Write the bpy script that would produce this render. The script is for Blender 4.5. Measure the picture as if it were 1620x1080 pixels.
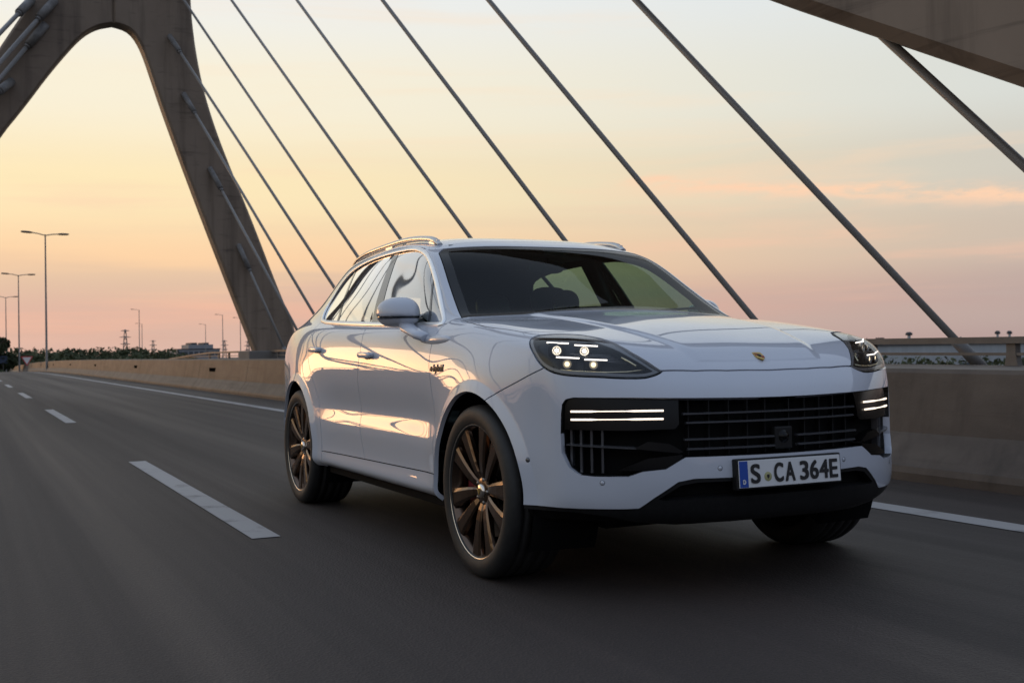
import bpy, math, random
import numpy as np
from mathutils import Matrix, Vector
from mathutils.bvhtree import BVHTree

for o in list(bpy.data.objects): bpy.data.objects.remove(o)
SC = bpy.context.scene
COL = SC.collection
# ---------------------------------------------------------------- camera (solved from the wheels, plate and lane markings)
CAM_POS = Vector((4.5414, -2.9666, .9815)); YAW, PITCH, ROLL, FOCAL = 2.6919, .0091, -.0153, 1794.52
_f = Vector((math.cos(PITCH)*math.cos(YAW), math.cos(PITCH)*math.sin(YAW), math.sin(PITCH)))
_r = _f.cross(Vector((0, 0, 1))).normalized(); _u = _r.cross(_f)
_c, _s = math.cos(ROLL), math.sin(ROLL)
CAM_R = _c*_r+_s*_u; CAM_U = -_s*_r+_c*_u; CAM_F = _f
cam = bpy.data.cameras.new('camera'); camo = bpy.data.objects.new('camera', cam); COL.objects.link(camo); SC.camera = camo
camo.matrix_world = Matrix(((CAM_R.x, CAM_U.x, -CAM_F.x, CAM_POS.x), (CAM_R.y, CAM_U.y, -CAM_F.y, CAM_POS.y), (CAM_R.z, CAM_U.z, -CAM_F.z, CAM_POS.z), (0, 0, 0, 1)))
cam.sensor_width = 36; cam.lens = FOCAL/1620*36; cam.clip_start = .05; cam.clip_end = 9000
cam.dof.use_dof = True; cam.dof.focus_distance = 5.6; cam.dof.aperture_fstop = 5.6
def pix_dir(x, y):
    return (float((x-810)/FOCAL)*CAM_R-float((y-540)/FOCAL)*CAM_U+CAM_F).normalized()
def at_y(px, py, y):
    d = pix_dir(px, py); return CAM_POS+d*((y-CAM_POS.y)/d.y)
def at_x(px, py, x):
    d = pix_dir(px, py); return CAM_POS+d*((x-CAM_POS.x)/d.x)
def at_z(px, py, z):
    d = pix_dir(px, py); return CAM_POS+d*((z-CAM_POS.z)/d.z)

# ---------------------------------------------------------------- sky, sun, exposure
SUN_AZ = math.radians(201)                                          # well outside the left edge of the picture, mirrored in the flank
SUN_EL = math.radians(2.5)
world = bpy.data.worlds.new('World'); SC.world = world; world.use_nodes = True
def build_sky():
    nt = world.node_tree; N = nt.nodes; L = nt.links
    for n in list(N): N.remove(n)
    out = N.new('ShaderNodeOutputWorld'); bg = N.new('ShaderNodeBackground'); L.new(bg.outputs[0], out.inputs[0])
    tc = N.new('ShaderNodeTexCoord'); sep = N.new('ShaderNodeSeparateXYZ'); L.new(tc.outputs['Generated'], sep.inputs[0])
    def M(op, a, b=None, c=None):
        n = N.new('ShaderNodeMath'); n.operation = op
        for i, v in enumerate((a, b, c)):
            if v is None: continue
            if hasattr(v, 'links') or hasattr(v, 'is_linked'): L.new(v, n.inputs[i])
            else: n.inputs[i].default_value = v
        return n.outputs[0]
    def ramp(fac, stops, interp='EASE'):
        r = N.new('ShaderNodeValToRGB'); r.color_ramp.interpolation = interp
        e = r.color_ramp.elements
        while len(e) < len(stops): e.new(.5)
        for k, (p, c) in enumerate(stops):
            e[k].position = p; e[k].color = tuple(c)+(1,)
        L.new(fac, r.inputs[0]); return r.outputs[0]
    def mix(fac, a, b, mode='MIX'):
        n = N.new('ShaderNodeMix'); n.data_type = 'RGBA'; n.blend_type = mode; n.clamp_result = False
        for i, v in ((0, fac), (6, a), (7, b)):
            if hasattr(v, 'is_linked'): L.new(v, n.inputs[i])
            else: n.inputs[i].default_value = v if i == 0 else tuple(v)+(1,)
        return n.outputs[2]
    el = M('MAXIMUM', sep.outputs['Z'], 0.0)          # sine of the elevation
    # cosine of the azimuth distance from the sun
    hx = M('MULTIPLY', sep.outputs['X'], math.cos(SUN_AZ)); hy = M('MULTIPLY', sep.outputs['Y'], math.sin(SUN_AZ))
    hor = M('SQRT', M('MAXIMUM', M('SUBTRACT', 1.0, M('MULTIPLY', sep.outputs['Z'], sep.outputs['Z'])), 1e-4))
    ca = M('DIVIDE', M('ADD', hx, hy), hor)
    toward = M('MULTIPLY_ADD', ca, .5, .5)            # 1 at the sun's azimuth, 0 opposite
    near = ramp(el, SKY_NEAR); far = ramp(el, SKY_FAR); anti = ramp(el, SKY_ANTI)
    f1 = N.new('ShaderNodeMapRange'); f1.interpolation_type = 'SMOOTHSTEP'; L.new(toward, f1.inputs[0])
    f1.inputs[1].default_value = .60; f1.inputs[2].default_value = .965
    f2 = N.new('ShaderNodeMapRange'); f2.interpolation_type = 'SMOOTHSTEP'; L.new(toward, f2.inputs[0])
    f2.inputs[1].default_value = .0; f2.inputs[2].default_value = .62
    col = mix(f1.outputs[0], mix(f2.outputs[0], anti, far), near)
    # thin clouds: streaks stretched along the horizon
    sky_v = N.new('ShaderNodeMapping'); sky_v.inputs['Scale'].default_value = (1.1, 1.1, 13); L.new(tc.outputs['Generated'], sky_v.inputs[0])
    n1 = N.new('ShaderNodeTexNoise'); n1.inputs['Scale'].default_value = 2.3; n1.inputs['Detail'].default_value = 7; n1.inputs['Roughness'].default_value = .58; n1.inputs['Distortion'].default_value = .4
    L.new(sky_v.outputs[0], n1.inputs['Vector'])
    c1 = N.new('ShaderNodeMapRange'); c1.interpolation_type = 'SMOOTHSTEP'; L.new(n1.outputs[0], c1.inputs[0]); c1.inputs[1].default_value = .50; c1.inputs[2].default_value = .78
    lowband = ramp(el, [(0, (0, 0, 0)), (.02, (.9, .9, .9)), (.30, (.55, .55, .55)), (.6, (.2, .2, .2)), (1, (.1, .1, .1))])
    cm = M('MULTIPLY', c1.outputs[0], lowband)
    ccol = ramp(el, [(0, (.72, .40, .30)), (.06, (.95, .56, .40)), (.2, (1.02, .74, .50)), (.5, (.9, .82, .7)), (1, (.75, .78, .8))])
    col = mix(M('MULTIPLY', cm, .62), col, ccol)
    # grey-mauve low bank
    n2 = N.new('ShaderNodeTexNoise'); n2.inputs['Scale'].default_value = 1.7; n2.inputs['Detail'].default_value = 6
    v2 = N.new('ShaderNodeMapping'); v2.inputs['Scale'].default_value = (1, 1, 16); v2.inputs['Location'].default_value = (3.1, 1.4, .7); L.new(tc.outputs['Generated'], v2.inputs[0]); L.new(v2.outputs[0], n2.inputs['Vector'])
    c2 = N.new('ShaderNodeMapRange'); c2.interpolation_type = 'SMOOTHSTEP'; L.new(n2.outputs[0], c2.inputs[0]); c2.inputs[1].default_value = .44; c2.inputs[2].default_value = .62
    bank = ramp(el, [(0, (.1, .1, .1)), (.022, (.75, .75, .75)), (.06, (.95, .95, .95)), (.095, (.25, .25, .25)), (.15, (.08, .08, .08)), (.25, (0, 0, 0))])
    col = mix(M('MULTIPLY', M('MULTIPLY', c2.outputs[0], bank), .46), col, (.54, .44, .39))
    # one long lit streak low in the right half of the sky
    az2 = math.atan2(pix_dir(1380, 320).y, pix_dir(1380, 320).x)
    c3 = M('DIVIDE', M('ADD', M('MULTIPLY', sep.outputs['X'], math.cos(az2)), M('MULTIPLY', sep.outputs['Y'], math.sin(az2))), hor)
    m3 = N.new('ShaderNodeMapRange'); m3.interpolation_type = 'SMOOTHSTEP'; L.new(c3, m3.inputs[0]); m3.inputs[1].default_value = .970; m3.inputs[2].default_value = .988
    v3 = N.new('ShaderNodeMapping'); v3.inputs['Scale'].default_value = (9, 9, 40); L.new(tc.outputs['Generated'], v3.inputs[0])
    n3 = N.new('ShaderNodeTexNoise'); n3.inputs['Scale'].default_value = 2.0; n3.inputs['Detail'].default_value = 7; n3.inputs['Roughness'].default_value = .62; L.new(v3.outputs[0], n3.inputs['Vector'])
    side = M('SUBTRACT', M('MULTIPLY', sep.outputs['Y'], math.cos(az2)), M('MULTIPLY', sep.outputs['X'], math.sin(az2)))   # + to the left of az2
    de = M('SUBTRACT', sep.outputs['Z'], M('ADD', M('MULTIPLY_ADD', side, .09, .127), M('MULTIPLY_ADD', n3.outputs[0], .030, -.015)))
    wd = M('POWER', 2.718, M('MULTIPLY', M('MULTIPLY', de, de), -1/(.0062**2)))
    k3 = N.new('ShaderNodeMapRange'); L.new(n3.outputs[0], k3.inputs[0]); k3.inputs[1].default_value = .28; k3.inputs[2].default_value = .55
    col = mix(M('MULTIPLY', M('MULTIPLY', wd, m3.outputs[0]), M('MULTIPLY', k3.outputs[0], .95)), col, (1.0, .66, .45))
    # afterglow where the sun has just gone down
    dot = N.new('ShaderNodeVectorMath'); dot.operation = 'SUBTRACT'; L.new(tc.outputs['Generated'], dot.inputs[0])
    dot.inputs[1].default_value = (math.cos(SUN_AZ)*math.cos(SUN_EL), math.sin(SUN_AZ)*math.cos(SUN_EL), math.sin(SUN_EL))
    sc_ = N.new('ShaderNodeVectorMath'); sc_.operation = 'MULTIPLY'; L.new(dot.outputs[0], sc_.inputs[0]); sc_.inputs[1].default_value = (1, 1, 1.9)
    ln = N.new('ShaderNodeVectorMath'); ln.operation = 'LENGTH'; L.new(sc_.outputs[0], ln.inputs[0])
    gl = M('POWER', 2.718, M('MULTIPLY', M('MULTIPLY', ln.outputs['Value'], ln.outputs['Value']), -1/(.17**2)))
    above = N.new('ShaderNodeMapRange'); L.new(sep.outputs['Z'], above.inputs[0]); above.inputs[1].default_value = -.01; above.inputs[2].default_value = .01
    gmix = mix(M('MULTIPLY', gl, above.outputs[0]), (0, 0, 0), GLOW)
    col = mix(1.0, col, gmix, 'ADD')
    L.new(col, bg.inputs[0]); bg.inputs[1].default_value = SKY_STRENGTH
SKY_STRENGTH = 1.0
GLOW = (4.0, 1.62, .30)
SKY_NEAR = [(0, (.74, .48, .39)), (.035, (.88, .50, .36)), (.075, (1.0, .66, .39)), (.14, (1.0, .82, .50)), (.22, (.96, .88, .69)), (.31, (.87, .88, .86)), (.55, (.58, .66, .77)), (1, (.40, .50, .68))]
SKY_FAR = [(0, (.44, .32, .31)), (.04, (.49, .37, .345)), (.09, (.60, .51, .43)), (.15, (.62, .60, .54)), (.21, (.68, .71, .68)), (.31, (.71, .77, .80)), (.5, (.54, .61, .72)), (1, (.40, .50, .68))]
SKY_ANTI = [(0, (.22, .23, .29)), (.06, (.28, .29, .36)), (.15, (.36, .39, .49)), (.3, (.42, .49, .62)), (.6, (.42, .51, .68)), (1, (.40, .50, .68))]
build_sky()
sl = bpy.data.lights.new('sun', 'SUN'); sl.energy = .14; sl.angle = math.radians(14); sl.color = (1, .62, .36)
so = bpy.data.objects.new('sun', sl); COL.objects.link(so)
_sd = Vector((math.cos(SUN_AZ)*math.cos(SUN_EL), math.sin(SUN_AZ)*math.cos(SUN_EL), math.sin(SUN_EL)))
so.rotation_euler = (-_sd).to_track_quat('-Z', 'Y').to_euler(); so.location = (-30, -20, 12)
SC.view_settings.view_transform = 'Standard'; SC.view_settings.look = 'None'; SC.view_settings.exposure = 0; SC.view_settings.gamma = 1
SC.render.engine = 'CYCLES'
try:
    SC.cycles.max_bounces = 8; SC.cycles.transparent_max_bounces = 16; SC.cycles.use_denoising = True
except Exception: pass

# ---------------------------------------------------------------- small library
def tag(o, label=None, cat=None, group=None, kind=None):
    if label: o['label'] = label
    if cat: o['category'] = cat
    if group: o['group'] = group
    if kind: o['kind'] = kind
    return o
def empty(name, loc=(0, 0, 0), parent=None):
    o = bpy.data.objects.new(name, None); COL.objects.link(o); o.location = loc
    o.empty_display_size = .2
    if parent: o.parent = parent
    return o
def link(name, me, parent=None, mat=None):
    if mat is not None and not me.materials: me.materials.append(mat)
    o = bpy.data.objects.new(name, me); COL.objects.link(o)
    if parent: o.parent = parent
    return o
def raw_mesh(name, co, faces, smooth=True, nr=None):
    """fast mesh from arrays; faces (n,3) or (n,4) or a mixed list"""
    me = bpy.data.meshes.new(name)
    co = np.asarray(co, np.float32)
    if isinstance(faces, np.ndarray):
        n, k = faces.shape; lv = faces.ravel().astype(np.int32); st = np.arange(0, n*k, k, dtype=np.int32)
    else:
        lv = np.array([i for f in faces for i in f], np.int32)
        ln = np.array([len(f) for f in faces]); st = np.concatenate([[0], np.cumsum(ln)[:-1]]).astype(np.int32); n = len(faces)
    me.vertices.add(len(co)); me.vertices.foreach_set('co', co.ravel())
    me.loops.add(len(lv)); me.loops.foreach_set('vertex_index', lv)
    me.polygons.add(n); me.polygons.foreach_set('loop_start', st)
    me.polygons.foreach_set('use_smooth', np.full(n, smooth))
    me.update(calc_edges=True)
    if nr is not None: me.normals_split_custom_set_from_vertices(np.asarray(nr, np.float32).tolist())
    return me
class MB:
    """collects shapes; build() links them as one mesh object"""
    def __init__(s): s.v = []; s.f = []; s.sm = []
    def add(s, vs, fs, smooth=False):
        b = len(s.v); s.v += [tuple(v) for v in vs]; s.f += [tuple(i+b for i in f) for f in fs]; s.sm += [smooth]*len(fs); return s
    def box(s, lo, hi, bev=0):
        if bev <= 0:
            x0, y0, z0 = lo; x1, y1, z1 = hi
            vs = [(x, y, z) for x in (x0, x1) for y in (y0, y1) for z in (z0, z1)]
            return s.add(vs, [(0, 1, 3, 2), (4, 6, 7, 5), (0, 4, 5, 1), (2, 3, 7, 6), (0, 2, 6, 4), (1, 5, 7, 3)])
        import bmesh
        bm = bmesh.new(); bmesh.ops.create_cube(bm, size=1)
        for v in bm.verts: v.co = Vector([lo[i]+(hi[i]-lo[i])*(v.co[i]+.5) for i in range(3)])
        bmesh.ops.bevel(bm, geom=list(bm.edges), offset=bev, segments=2, affect='EDGES', profile=.6)
        bm.verts.index_update(); s.add([v.co for v in bm.verts], [[v.index for v in f.verts] for f in bm.faces]); bm.free(); return s
    def tube(s, pts, rad, n=8, caps=True, flat=None):
        """sweep of a circle (or an ellipse rad x flat, flat along the up direction) along pts"""
        pts = [Vector(p) for p in pts]; m = len(pts); rs = rad if hasattr(rad, '__len__') else [rad]*m
        vs = []; up0 = Vector((0, 0, 1))
        for i, p in enumerate(pts):
            t = (pts[min(i+1, m-1)]-pts[max(i-1, 0)]).normalized()
            up = up0 if abs(t.z) < .95 else Vector((1, 0, 0))
            a = t.cross(up).normalized(); b = a.cross(t).normalized()
            k = 1 if flat is None else flat
            for j in range(n):
                th = 2*math.pi*j/n; vs.append(p+a*math.cos(th)*rs[i]+b*math.sin(th)*rs[i]*k)
        fs = [(i*n+j, i*n+(j+1) % n, (i+1)*n+(j+1) % n, (i+1)*n+j) for i in range(m-1) for j in range(n)]
        s.add(vs, fs, True)
        if caps:
            b = len(s.v)-len(vs); s.f += [tuple(b+j for j in reversed(range(n))), tuple(b+(m-1)*n+j for j in range(n))]; s.sm += [False, False]
        return s
    def lathe(s, prof, n=64, axis='y', centre=(0, 0, 0), smooth=True, close=False):
        """prof: (radius, along axis)"""
        vs = []; c = centre
        for j in range(n):
            th = 2*math.pi*j/n; ct, st = math.cos(th), math.sin(th)
            for r, h in prof:
                if axis == 'y': vs.append((c[0]+r*ct, c[1]+h, c[2]+r*st))
                elif axis == 'z': vs.append((c[0]+r*ct, c[1]+r*st, c[2]+h))
                else: vs.append((c[0]+h, c[1]+r*ct, c[2]+r*st))
        m = len(prof); mm = m if close else m-1
        fs = [(j*m+i, j*m+(i+1) % m, ((j+1) % n)*m+(i+1) % m, ((j+1) % n)*m+i) for j in range(n) for i in range(mm)]
        return s.add(vs, fs, smooth)
    def prism(s, poly, lo, hi, axis='y'):
        """poly: 2D points; axis y -> (x, z), x -> (y, z), z -> (x, y)"""
        def P(p, h): return (p[0], h, p[1]) if axis == 'y' else (h, p[0], p[1]) if axis == 'x' else (p[0], p[1], h)
        n = len(poly); vs = [P(p, lo) for p in poly]+[P(p, hi) for p in poly]
        return s.add(vs, [tuple(range(n)), tuple(range(2*n-1, n-1, -1))]+[(i, i+n, (i+1) % n+n, (i+1) % n) for i in range(n)])
    def superell(s, c, r, e1=.5, e2=.5, nu=24, nv=16, rot=None):
        sg = lambda x, e: math.copysign(abs(x)**e, x)
        vs = []; R = rot or Matrix.Identity(3)
        for i in range(nv+1):
            ph = -math.pi/2+math.pi*i/nv
            for j in range(nu):
                th = 2*math.pi*j/nu
                p = Vector((r[0]*sg(math.cos(ph), e1)*sg(math.cos(th), e2), r[1]*sg(math.cos(ph), e1)*sg(math.sin(th), e2), r[2]*sg(math.sin(ph), e1)))
                vs.append(Vector(c)+R@p)
        fs = [(i*nu+j, i*nu+(j+1) % nu, (i+1)*nu+(j+1) % nu, (i+1)*nu+j) for i in range(nv) for j in range(nu)]
        return s.add(vs, fs, True)
    def mesh(s, name):
        me = bpy.data.meshes.new(name); me.from_pydata(s.v, [], s.f); me.polygons.foreach_set('use_smooth', s.sm)
        import bmesh
        bm = bmesh.new(); bm.from_mesh(me); bmesh.ops.remove_doubles(bm, verts=bm.verts, dist=1e-6); bmesh.ops.recalc_face_normals(bm, faces=bm.faces); bm.to_mesh(me); bm.free()
        me.update(); return me
    def build(s, name, mat, parent=None, mirror=False):
        if mirror: s.v = [(x, -y, z) for x, y, z in s.v]
        return link(name, s.mesh(name), parent, mat)

# ---------------------------------------------------------------- materials
def mat(name, col=(.5, .5, .5), rough=.5, metal=0, coat=0, coat_rough=.03, spec=.5, emit=None, emit_s=0):
    m = bpy.data.materials.new(name); m.use_nodes = True; b = m.node_tree.nodes['Principled BSDF']; I = b.inputs
    I['Base Color'].default_value = tuple(col)+(1,); I['Roughness'].default_value = rough; I['Metallic'].default_value = metal
    I['Coat Weight'].default_value = coat; I['Coat Roughness'].default_value = coat_rough; I['Specular IOR Level'].default_value = spec
    if emit: I['Emission Color'].default_value = tuple(emit)+(1,); I['Emission Strength'].default_value = emit_s
    return m
def noise_mat(name, c1, c2, scale=5, rough=.8, bump=.0, bscale=None, detail=8, vec_scale=(1, 1, 1), lo=.3, hi=.7, bdist=.01, coord='Object', rough2=None, spec=.5):
    m = mat(name, c1, rough, spec=spec); nt = m.node_tree; N = nt.nodes; L = nt.links; b = N['Principled BSDF']
    tc = N.new('ShaderNodeTexCoord'); mp = N.new('ShaderNodeMapping'); mp.inputs['Scale'].default_value = vec_scale; L.new(tc.outputs[coord], mp.inputs[0])
    n = N.new('ShaderNodeTexNoise'); n.inputs['Scale'].default_value = scale; n.inputs['Detail'].default_value = detail; n.inputs['Roughness'].default_value = .6; L.new(mp.outputs[0], n.inputs['Vector'])
    r = N.new('ShaderNodeValToRGB'); r.color_ramp.elements[0].position = lo; r.color_ramp.elements[1].position = hi
    r.color_ramp.elements[0].color = tuple(c1)+(1,); r.color_ramp.elements[1].color = tuple(c2)+(1,)
    L.new(n.outputs[0], r.inputs[0]); L.new(r.outputs[0], b.inputs['Base Color'])
    if rough2 is not None:
        mr = N.new('ShaderNodeMapRange'); L.new(n.outputs[0], mr.inputs[0]); mr.inputs[1].default_value = lo; mr.inputs[2].default_value = hi; mr.inputs[3].default_value = rough; mr.inputs[4].default_value = rough2; L.new(mr.outputs[0], b.inputs['Roughness'])
    if bump:
        n2 = N.new('ShaderNodeTexNoise'); n2.inputs['Scale'].default_value = bscale or scale*6; n2.inputs['Detail'].default_value = 4; L.new(tc.outputs[coord], n2.inputs['Vector'])
        bp = N.new('ShaderNodeBump'); bp.inputs['Strength'].default_value = bump; bp.inputs['Distance'].default_value = bdist; L.new(n2.outputs[0], bp.inputs['Height']); L.new(bp.outputs[0], b.inputs['Normal'])
    return m
def glass_mat(name, tint=(.8, .9, .85), refl=1.0, base_r=.02, panes=1.0):
    """thin clear pane: tinted straight-through plus Fresnel reflection"""
    m = bpy.data.materials.new(name); m.use_nodes = True; nt = m.node_tree; N = nt.nodes; L = nt.links
    for n in list(N): N.remove(n)
    out = N.new('ShaderNodeOutputMaterial'); tr = N.new('ShaderNodeBsdfTransparent'); tr.inputs[0].default_value = tuple(tint)+(1,)
    gl = N.new('ShaderNodeBsdfGlossy'); gl.inputs['Roughness'].default_value = base_r; gl.inputs[0].default_value = (refl, refl, refl, 1)
    fr = N.new('ShaderNodeFresnel'); ge = N.new('ShaderNodeNewGeometry'); io = N.new('ShaderNodeMapRange'); io.inputs[3].default_value = 1.55; io.inputs[4].default_value = 1/1.55; L.new(ge.outputs['Backfacing'], io.inputs[0]); L.new(io.outputs[0], fr.inputs[0]); mx = N.new('ShaderNodeMixShader')
    pm = N.new('ShaderNodeMath'); pm.operation = 'MULTIPLY'; pm.use_clamp = True; pm.inputs[1].default_value = panes; L.new(fr.outputs[0], pm.inputs[0])     # both faces of each sheet reflect
    L.new(pm.outputs[0], mx.inputs[0]); L.new(tr.outputs[0], mx.inputs[1]); L.new(gl.outputs[0], mx.inputs[2]); L.new(mx.outputs[0], out.inputs[0])
    return m
M = {}
M['paint'] = mat('car_paint', (.48, .51, .575), .5, 0, 1.0, .008, spec=.2)
M['paint'].node_tree.nodes['Principled BSDF'].inputs['Coat IOR'].default_value = 1.62
M['black_gloss'] = mat('gloss_black', (.006, .006, .007), .08, 0, .6, .03)
M['black_plastic'] = noise_mat('black_plastic', (.006, .006, .0065), (.010, .010, .0105), 40, .5, .25, 900, bdist=.0005, spec=.28)
M['black_matte'] = mat('dark_lamp_cover', (.003, .003, .003), .22, spec=.22)
M['liner'] = mat('dark_liner', (.006, .006, .006), .9, spec=.1)
M['trim_silver'] = mat('satin_aluminium', (.93, .92, .90), .30, 1)
M['rail_alu'] = mat('brushed_rail', (.62, .60, .57), .24, 1)
M['slat'] = mat('grille_slat', (.11, .112, .122), .24, .6)
M['tyre'] = noise_mat('tyre_rubber', (.010, .010, .010), (.018, .017, .016), 30, .62, .3, 500, bdist=.001)
M['rim_dark'] = mat('rim_graphite', (.14, .098, .072), .22, 1)
M['rim_lip'] = mat('rim_polished', (.75, .68, .60), .14, 1)
M['disc'] = mat('brake_disc', (.22, .21, .20), .35, 1)
M['caliper'] = mat('brake_caliper', (.16, .012, .02), .35, 0, .5)
M['led'] = mat('led_bar', (1, 1, 1), .3, emit=(1, .82, .64), emit_s=1.45)
M['led_w'] = mat('led_white', (1, 1, 1), .3, emit=(1, .90, .80), emit_s=1.8)
M['beam'] = mat('projector_beam', (1, 1, 1), .2, emit=(1, .90, .76), emit_s=9)
M['beam_dim'] = mat('projector_low', (1, 1, 1), .2, emit=(1, .80, .48), emit_s=1.5)
M['glass'] = glass_mat('side_glass', (.80, .86, .74), panes=3.1)
M['glass_rear'] = glass_mat('rear_glass', (.80, .85, .76))
M['windshield'] = glass_mat('windshield_glass', (.27, .47, .42), .30)
M['lens'] = glass_mat('clear_lens', (.93, .94, .95), .8)
M['reflector'] = mat('lamp_reflector', (.55, .52, .46), .15, 1)
M['leather'] = noise_mat('black_leather', (.012, .012, .013), (.02, .02, .021), 20, .5, .2, 300, bdist=.001)
M['tail'] = mat('tail_lamp', (.25, .004, .006), .12, 0, .8)
M['plate_white'] = mat('plate_white', (.62, .63, .64), .35)
M['plate_blue'] = mat('plate_blue', (.01, .06, .33), .35)
M['ink'] = mat('plate_ink', (.008, .008, .009), .5)
M['seal'] = mat('plate_seal', (.34, .33, .16), .5)
M['gold'] = mat('crest_gold', (.55, .38, .12), .3, .8)
M['red'] = mat('crest_red', (.28, .02, .015), .35)
M['bulb'] = mat('lamp_bowl', (.30, .285, .26), .42, 1)
M['bezel'] = mat('lamp_bezel', (.11, .11, .115), .25, .2, .4)
M['lamp_glint'] = mat('lamp_trim_glint', (.62, .55, .36), .25, 1)  # gold tone paints the warm reflection inside the lamp
M['skin'] = mat('skin', (.36, .21, .15), .55)
M['cloth_dark'] = mat('dark_clothing', (.015, .016, .02), .85)
M['hair'] = mat('dark_hair', (.015, .010, .008), .6)
# ---------------------------------------------------------------- setting: ground, bridge deck, barriers, arch, cables, far scenery
rng = random.Random(7)
def zr(x): return -7.2e-5*max(0.0, -x-60.0)**2           # the deck is level, then falls away beyond the bridge
XS_ROAD = list(np.arange(60, -60, -4.0))+list(np.arange(-60, -420, -6.0))
def asphalt_mat():
    m = mat('asphalt', (.05, .05, .05), .78); nt = m.node_tree; N = nt.nodes; L = nt.links; b = N['Principled BSDF']
    tc = N.new('ShaderNodeTexCoord')
    def noise(scale, vs, detail=6, rough=.6):
        mp = N.new('ShaderNodeMapping'); mp.inputs['Scale'].default_value = vs; L.new(tc.outputs['Object'], mp.inputs[0])
        n = N.new('ShaderNodeTexNoise'); n.inputs['Scale'].default_value = scale; n.inputs['Detail'].default_value = detail; n.inputs['Roughness'].default_value = rough; L.new(mp.outputs[0], n.inputs['Vector']); return n.outputs[0]
    def rmp(f, a, b_, c1, c2):
        r = N.new('ShaderNodeValToRGB'); e = r.color_ramp.elements; e[0].position = a; e[1].position = b_; e[0].color = tuple(c1)+(1,); e[1].color = tuple(c2)+(1,); L.new(f, r.inputs[0]); return r.outputs[0]
    def mul(a, b_, f=1.0):
        n = N.new('ShaderNodeMix'); n.data_type = 'RGBA'; n.blend_type = 'MULTIPLY'; n.inputs[0].default_value = f; L.new(a, n.inputs[6]); L.new(b_, n.inputs[7]); return n.outputs[2]
    base = rmp(noise(160, (1, 1, 1), 3), .35, .70, (.0165, .0115, .0096), (.052, .0372, .0312))          # aggregate
    wear = rmp(noise(1.0, (.02, 1.5, 1), 5), .3, .7, (.66, .65, .64), (1.28, 1.27, 1.25))          # wheel tracks along the road
    patch = rmp(noise(.35, (.25, 1, 1), 5), .3, .7, (.86, .86, .86), (1.10, 1.10, 1.10))
    vor = N.new('ShaderNodeTexVoronoi'); vor.inputs['Scale'].default_value = 95; L.new(tc.outputs['Object'], vor.inputs['Vector'])
    sep_ = rmp(vor.outputs['Distance'], .05, .75, (.82, .82, .82), (1.15, 1.14, 1.12))
    L.new(mul(mul(mul(base, wear), patch), sep_), b.inputs['Base Color'])
    bp = N.new('ShaderNodeBump'); bp.inputs['Strength'].default_value = .55; bp.inputs['Distance'].default_value = .004; L.new(vor.outputs['Distance'], bp.inputs['Height']); L.new(bp.outputs[0], b.inputs['Normal'])
    rr = N.new('ShaderNodeMapRange'); L.new(noise(1.0, (.02, 1.5, 1), 5), rr.inputs[0]); rr.inputs[1].default_value = .3; rr.inputs[2].default_value = .7; rr.inputs[3].default_value = .84; rr.inputs[4].default_value = .62; L.new(rr.outputs[0], b.inputs['Roughness'])
    return m
M['asphalt'] = asphalt_mat()
M['line'] = noise_mat('road_paint', (.15, .145, .14), (.33, .32, .315), 3.2, .75, detail=12, lo=.32, hi=.47)
M['concrete'] = noise_mat('barrier_concrete', (.066, .050, .039), (.124, .097, .076), 1.3, .64, .35, 60, vec_scale=(1, 1, 2.2), bdist=.004)
def weathered(m):
    nt = m.node_tree; N = nt.nodes; L = nt.links; b = N['Principled BSDF']; src = b.inputs['Base Color'].links[0].from_socket
    tc = N.new('ShaderNodeTexCoord')
    def nz(sc, vs, det=6):
        mp = N.new('ShaderNodeMapping'); mp.inputs['Scale'].default_value = vs; L.new(tc.outputs['Object'], mp.inputs[0]); n = N.new('ShaderNodeTexNoise'); n.inputs['Scale'].default_value = sc; n.inputs['Detail'].default_value = det; n.inputs['Roughness'].default_value = .65; L.new(mp.outputs[0], n.inputs['Vector']); return n.outputs[0]
    def dark(col, f, lo, hi, c):
        r = N.new('ShaderNodeValToRGB'); e = r.color_ramp.elements; e[0].position = lo; e[1].position = hi; e[0].color = (1, 1, 1, 1); e[1].color = tuple(c)+(1,); L.new(f, r.inputs[0])
        mx = N.new('ShaderNodeMix'); mx.data_type = 'RGBA'; mx.blend_type = 'MULTIPLY'; mx.inputs[0].default_value = 1; L.new(col, mx.inputs[6]); L.new(r.outputs[0], mx.inputs[7]); return mx.outputs[2]
    c = dark(src, nz(1.0, (2.6, 2.6, .16)), .50, .72, (.52, .50, .48))        # run-off streaks
    c = dark(c, nz(1.0, (.22, 1, 7.0)), .56, .70, (.55, .53, .52))            # tyre scuffs along the face
    c = dark(c, nz(.22, (1, 1, 1)), .45, .70, (.70, .68, .66))                # panels of different age
    L.new(c, b.inputs['Base Color'])
weathered(M['concrete'])
M['concrete_d'] = noise_mat('deck_concrete', (.13, .12, .11), (.22, .20, .18), .8, .85, .3, 40, bdist=.004)
M['arch'] = noise_mat('arch_coating', (.18, .132, .096), (.25, .192, .142), .5, .62, .12, 30, vec_scale=(1, 1, .35), bdist=.003)
weathered(M['arch'])
M['cable'] = mat('cable_sheath', (.23, .222, .215), .42)
M['socket'] = noise_mat('cable_socket', (.12, .115, .11), (.20, .19, .185), 8, .5)
M['steel_rail'] = noise_mat('painted_rail', (.10, .088, .078), (.15, .13, .115), 5, .55)
M['dark_hole'] = mat('slot_shade', (.006, .006, .006), .95, spec=.0)
M['lamp_steel'] = noise_mat('galvanised_steel', (.15, .145, .14), (.22, .21, .20), 3, .5)
M['ground'] = noise_mat('far_ground', (.035, .038, .022), (.085, .075, .045), .02, .95)
M['leaf'] = noise_mat('foliage', (.022, .034, .012), (.065, .075, .026), .25, .8)
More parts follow.
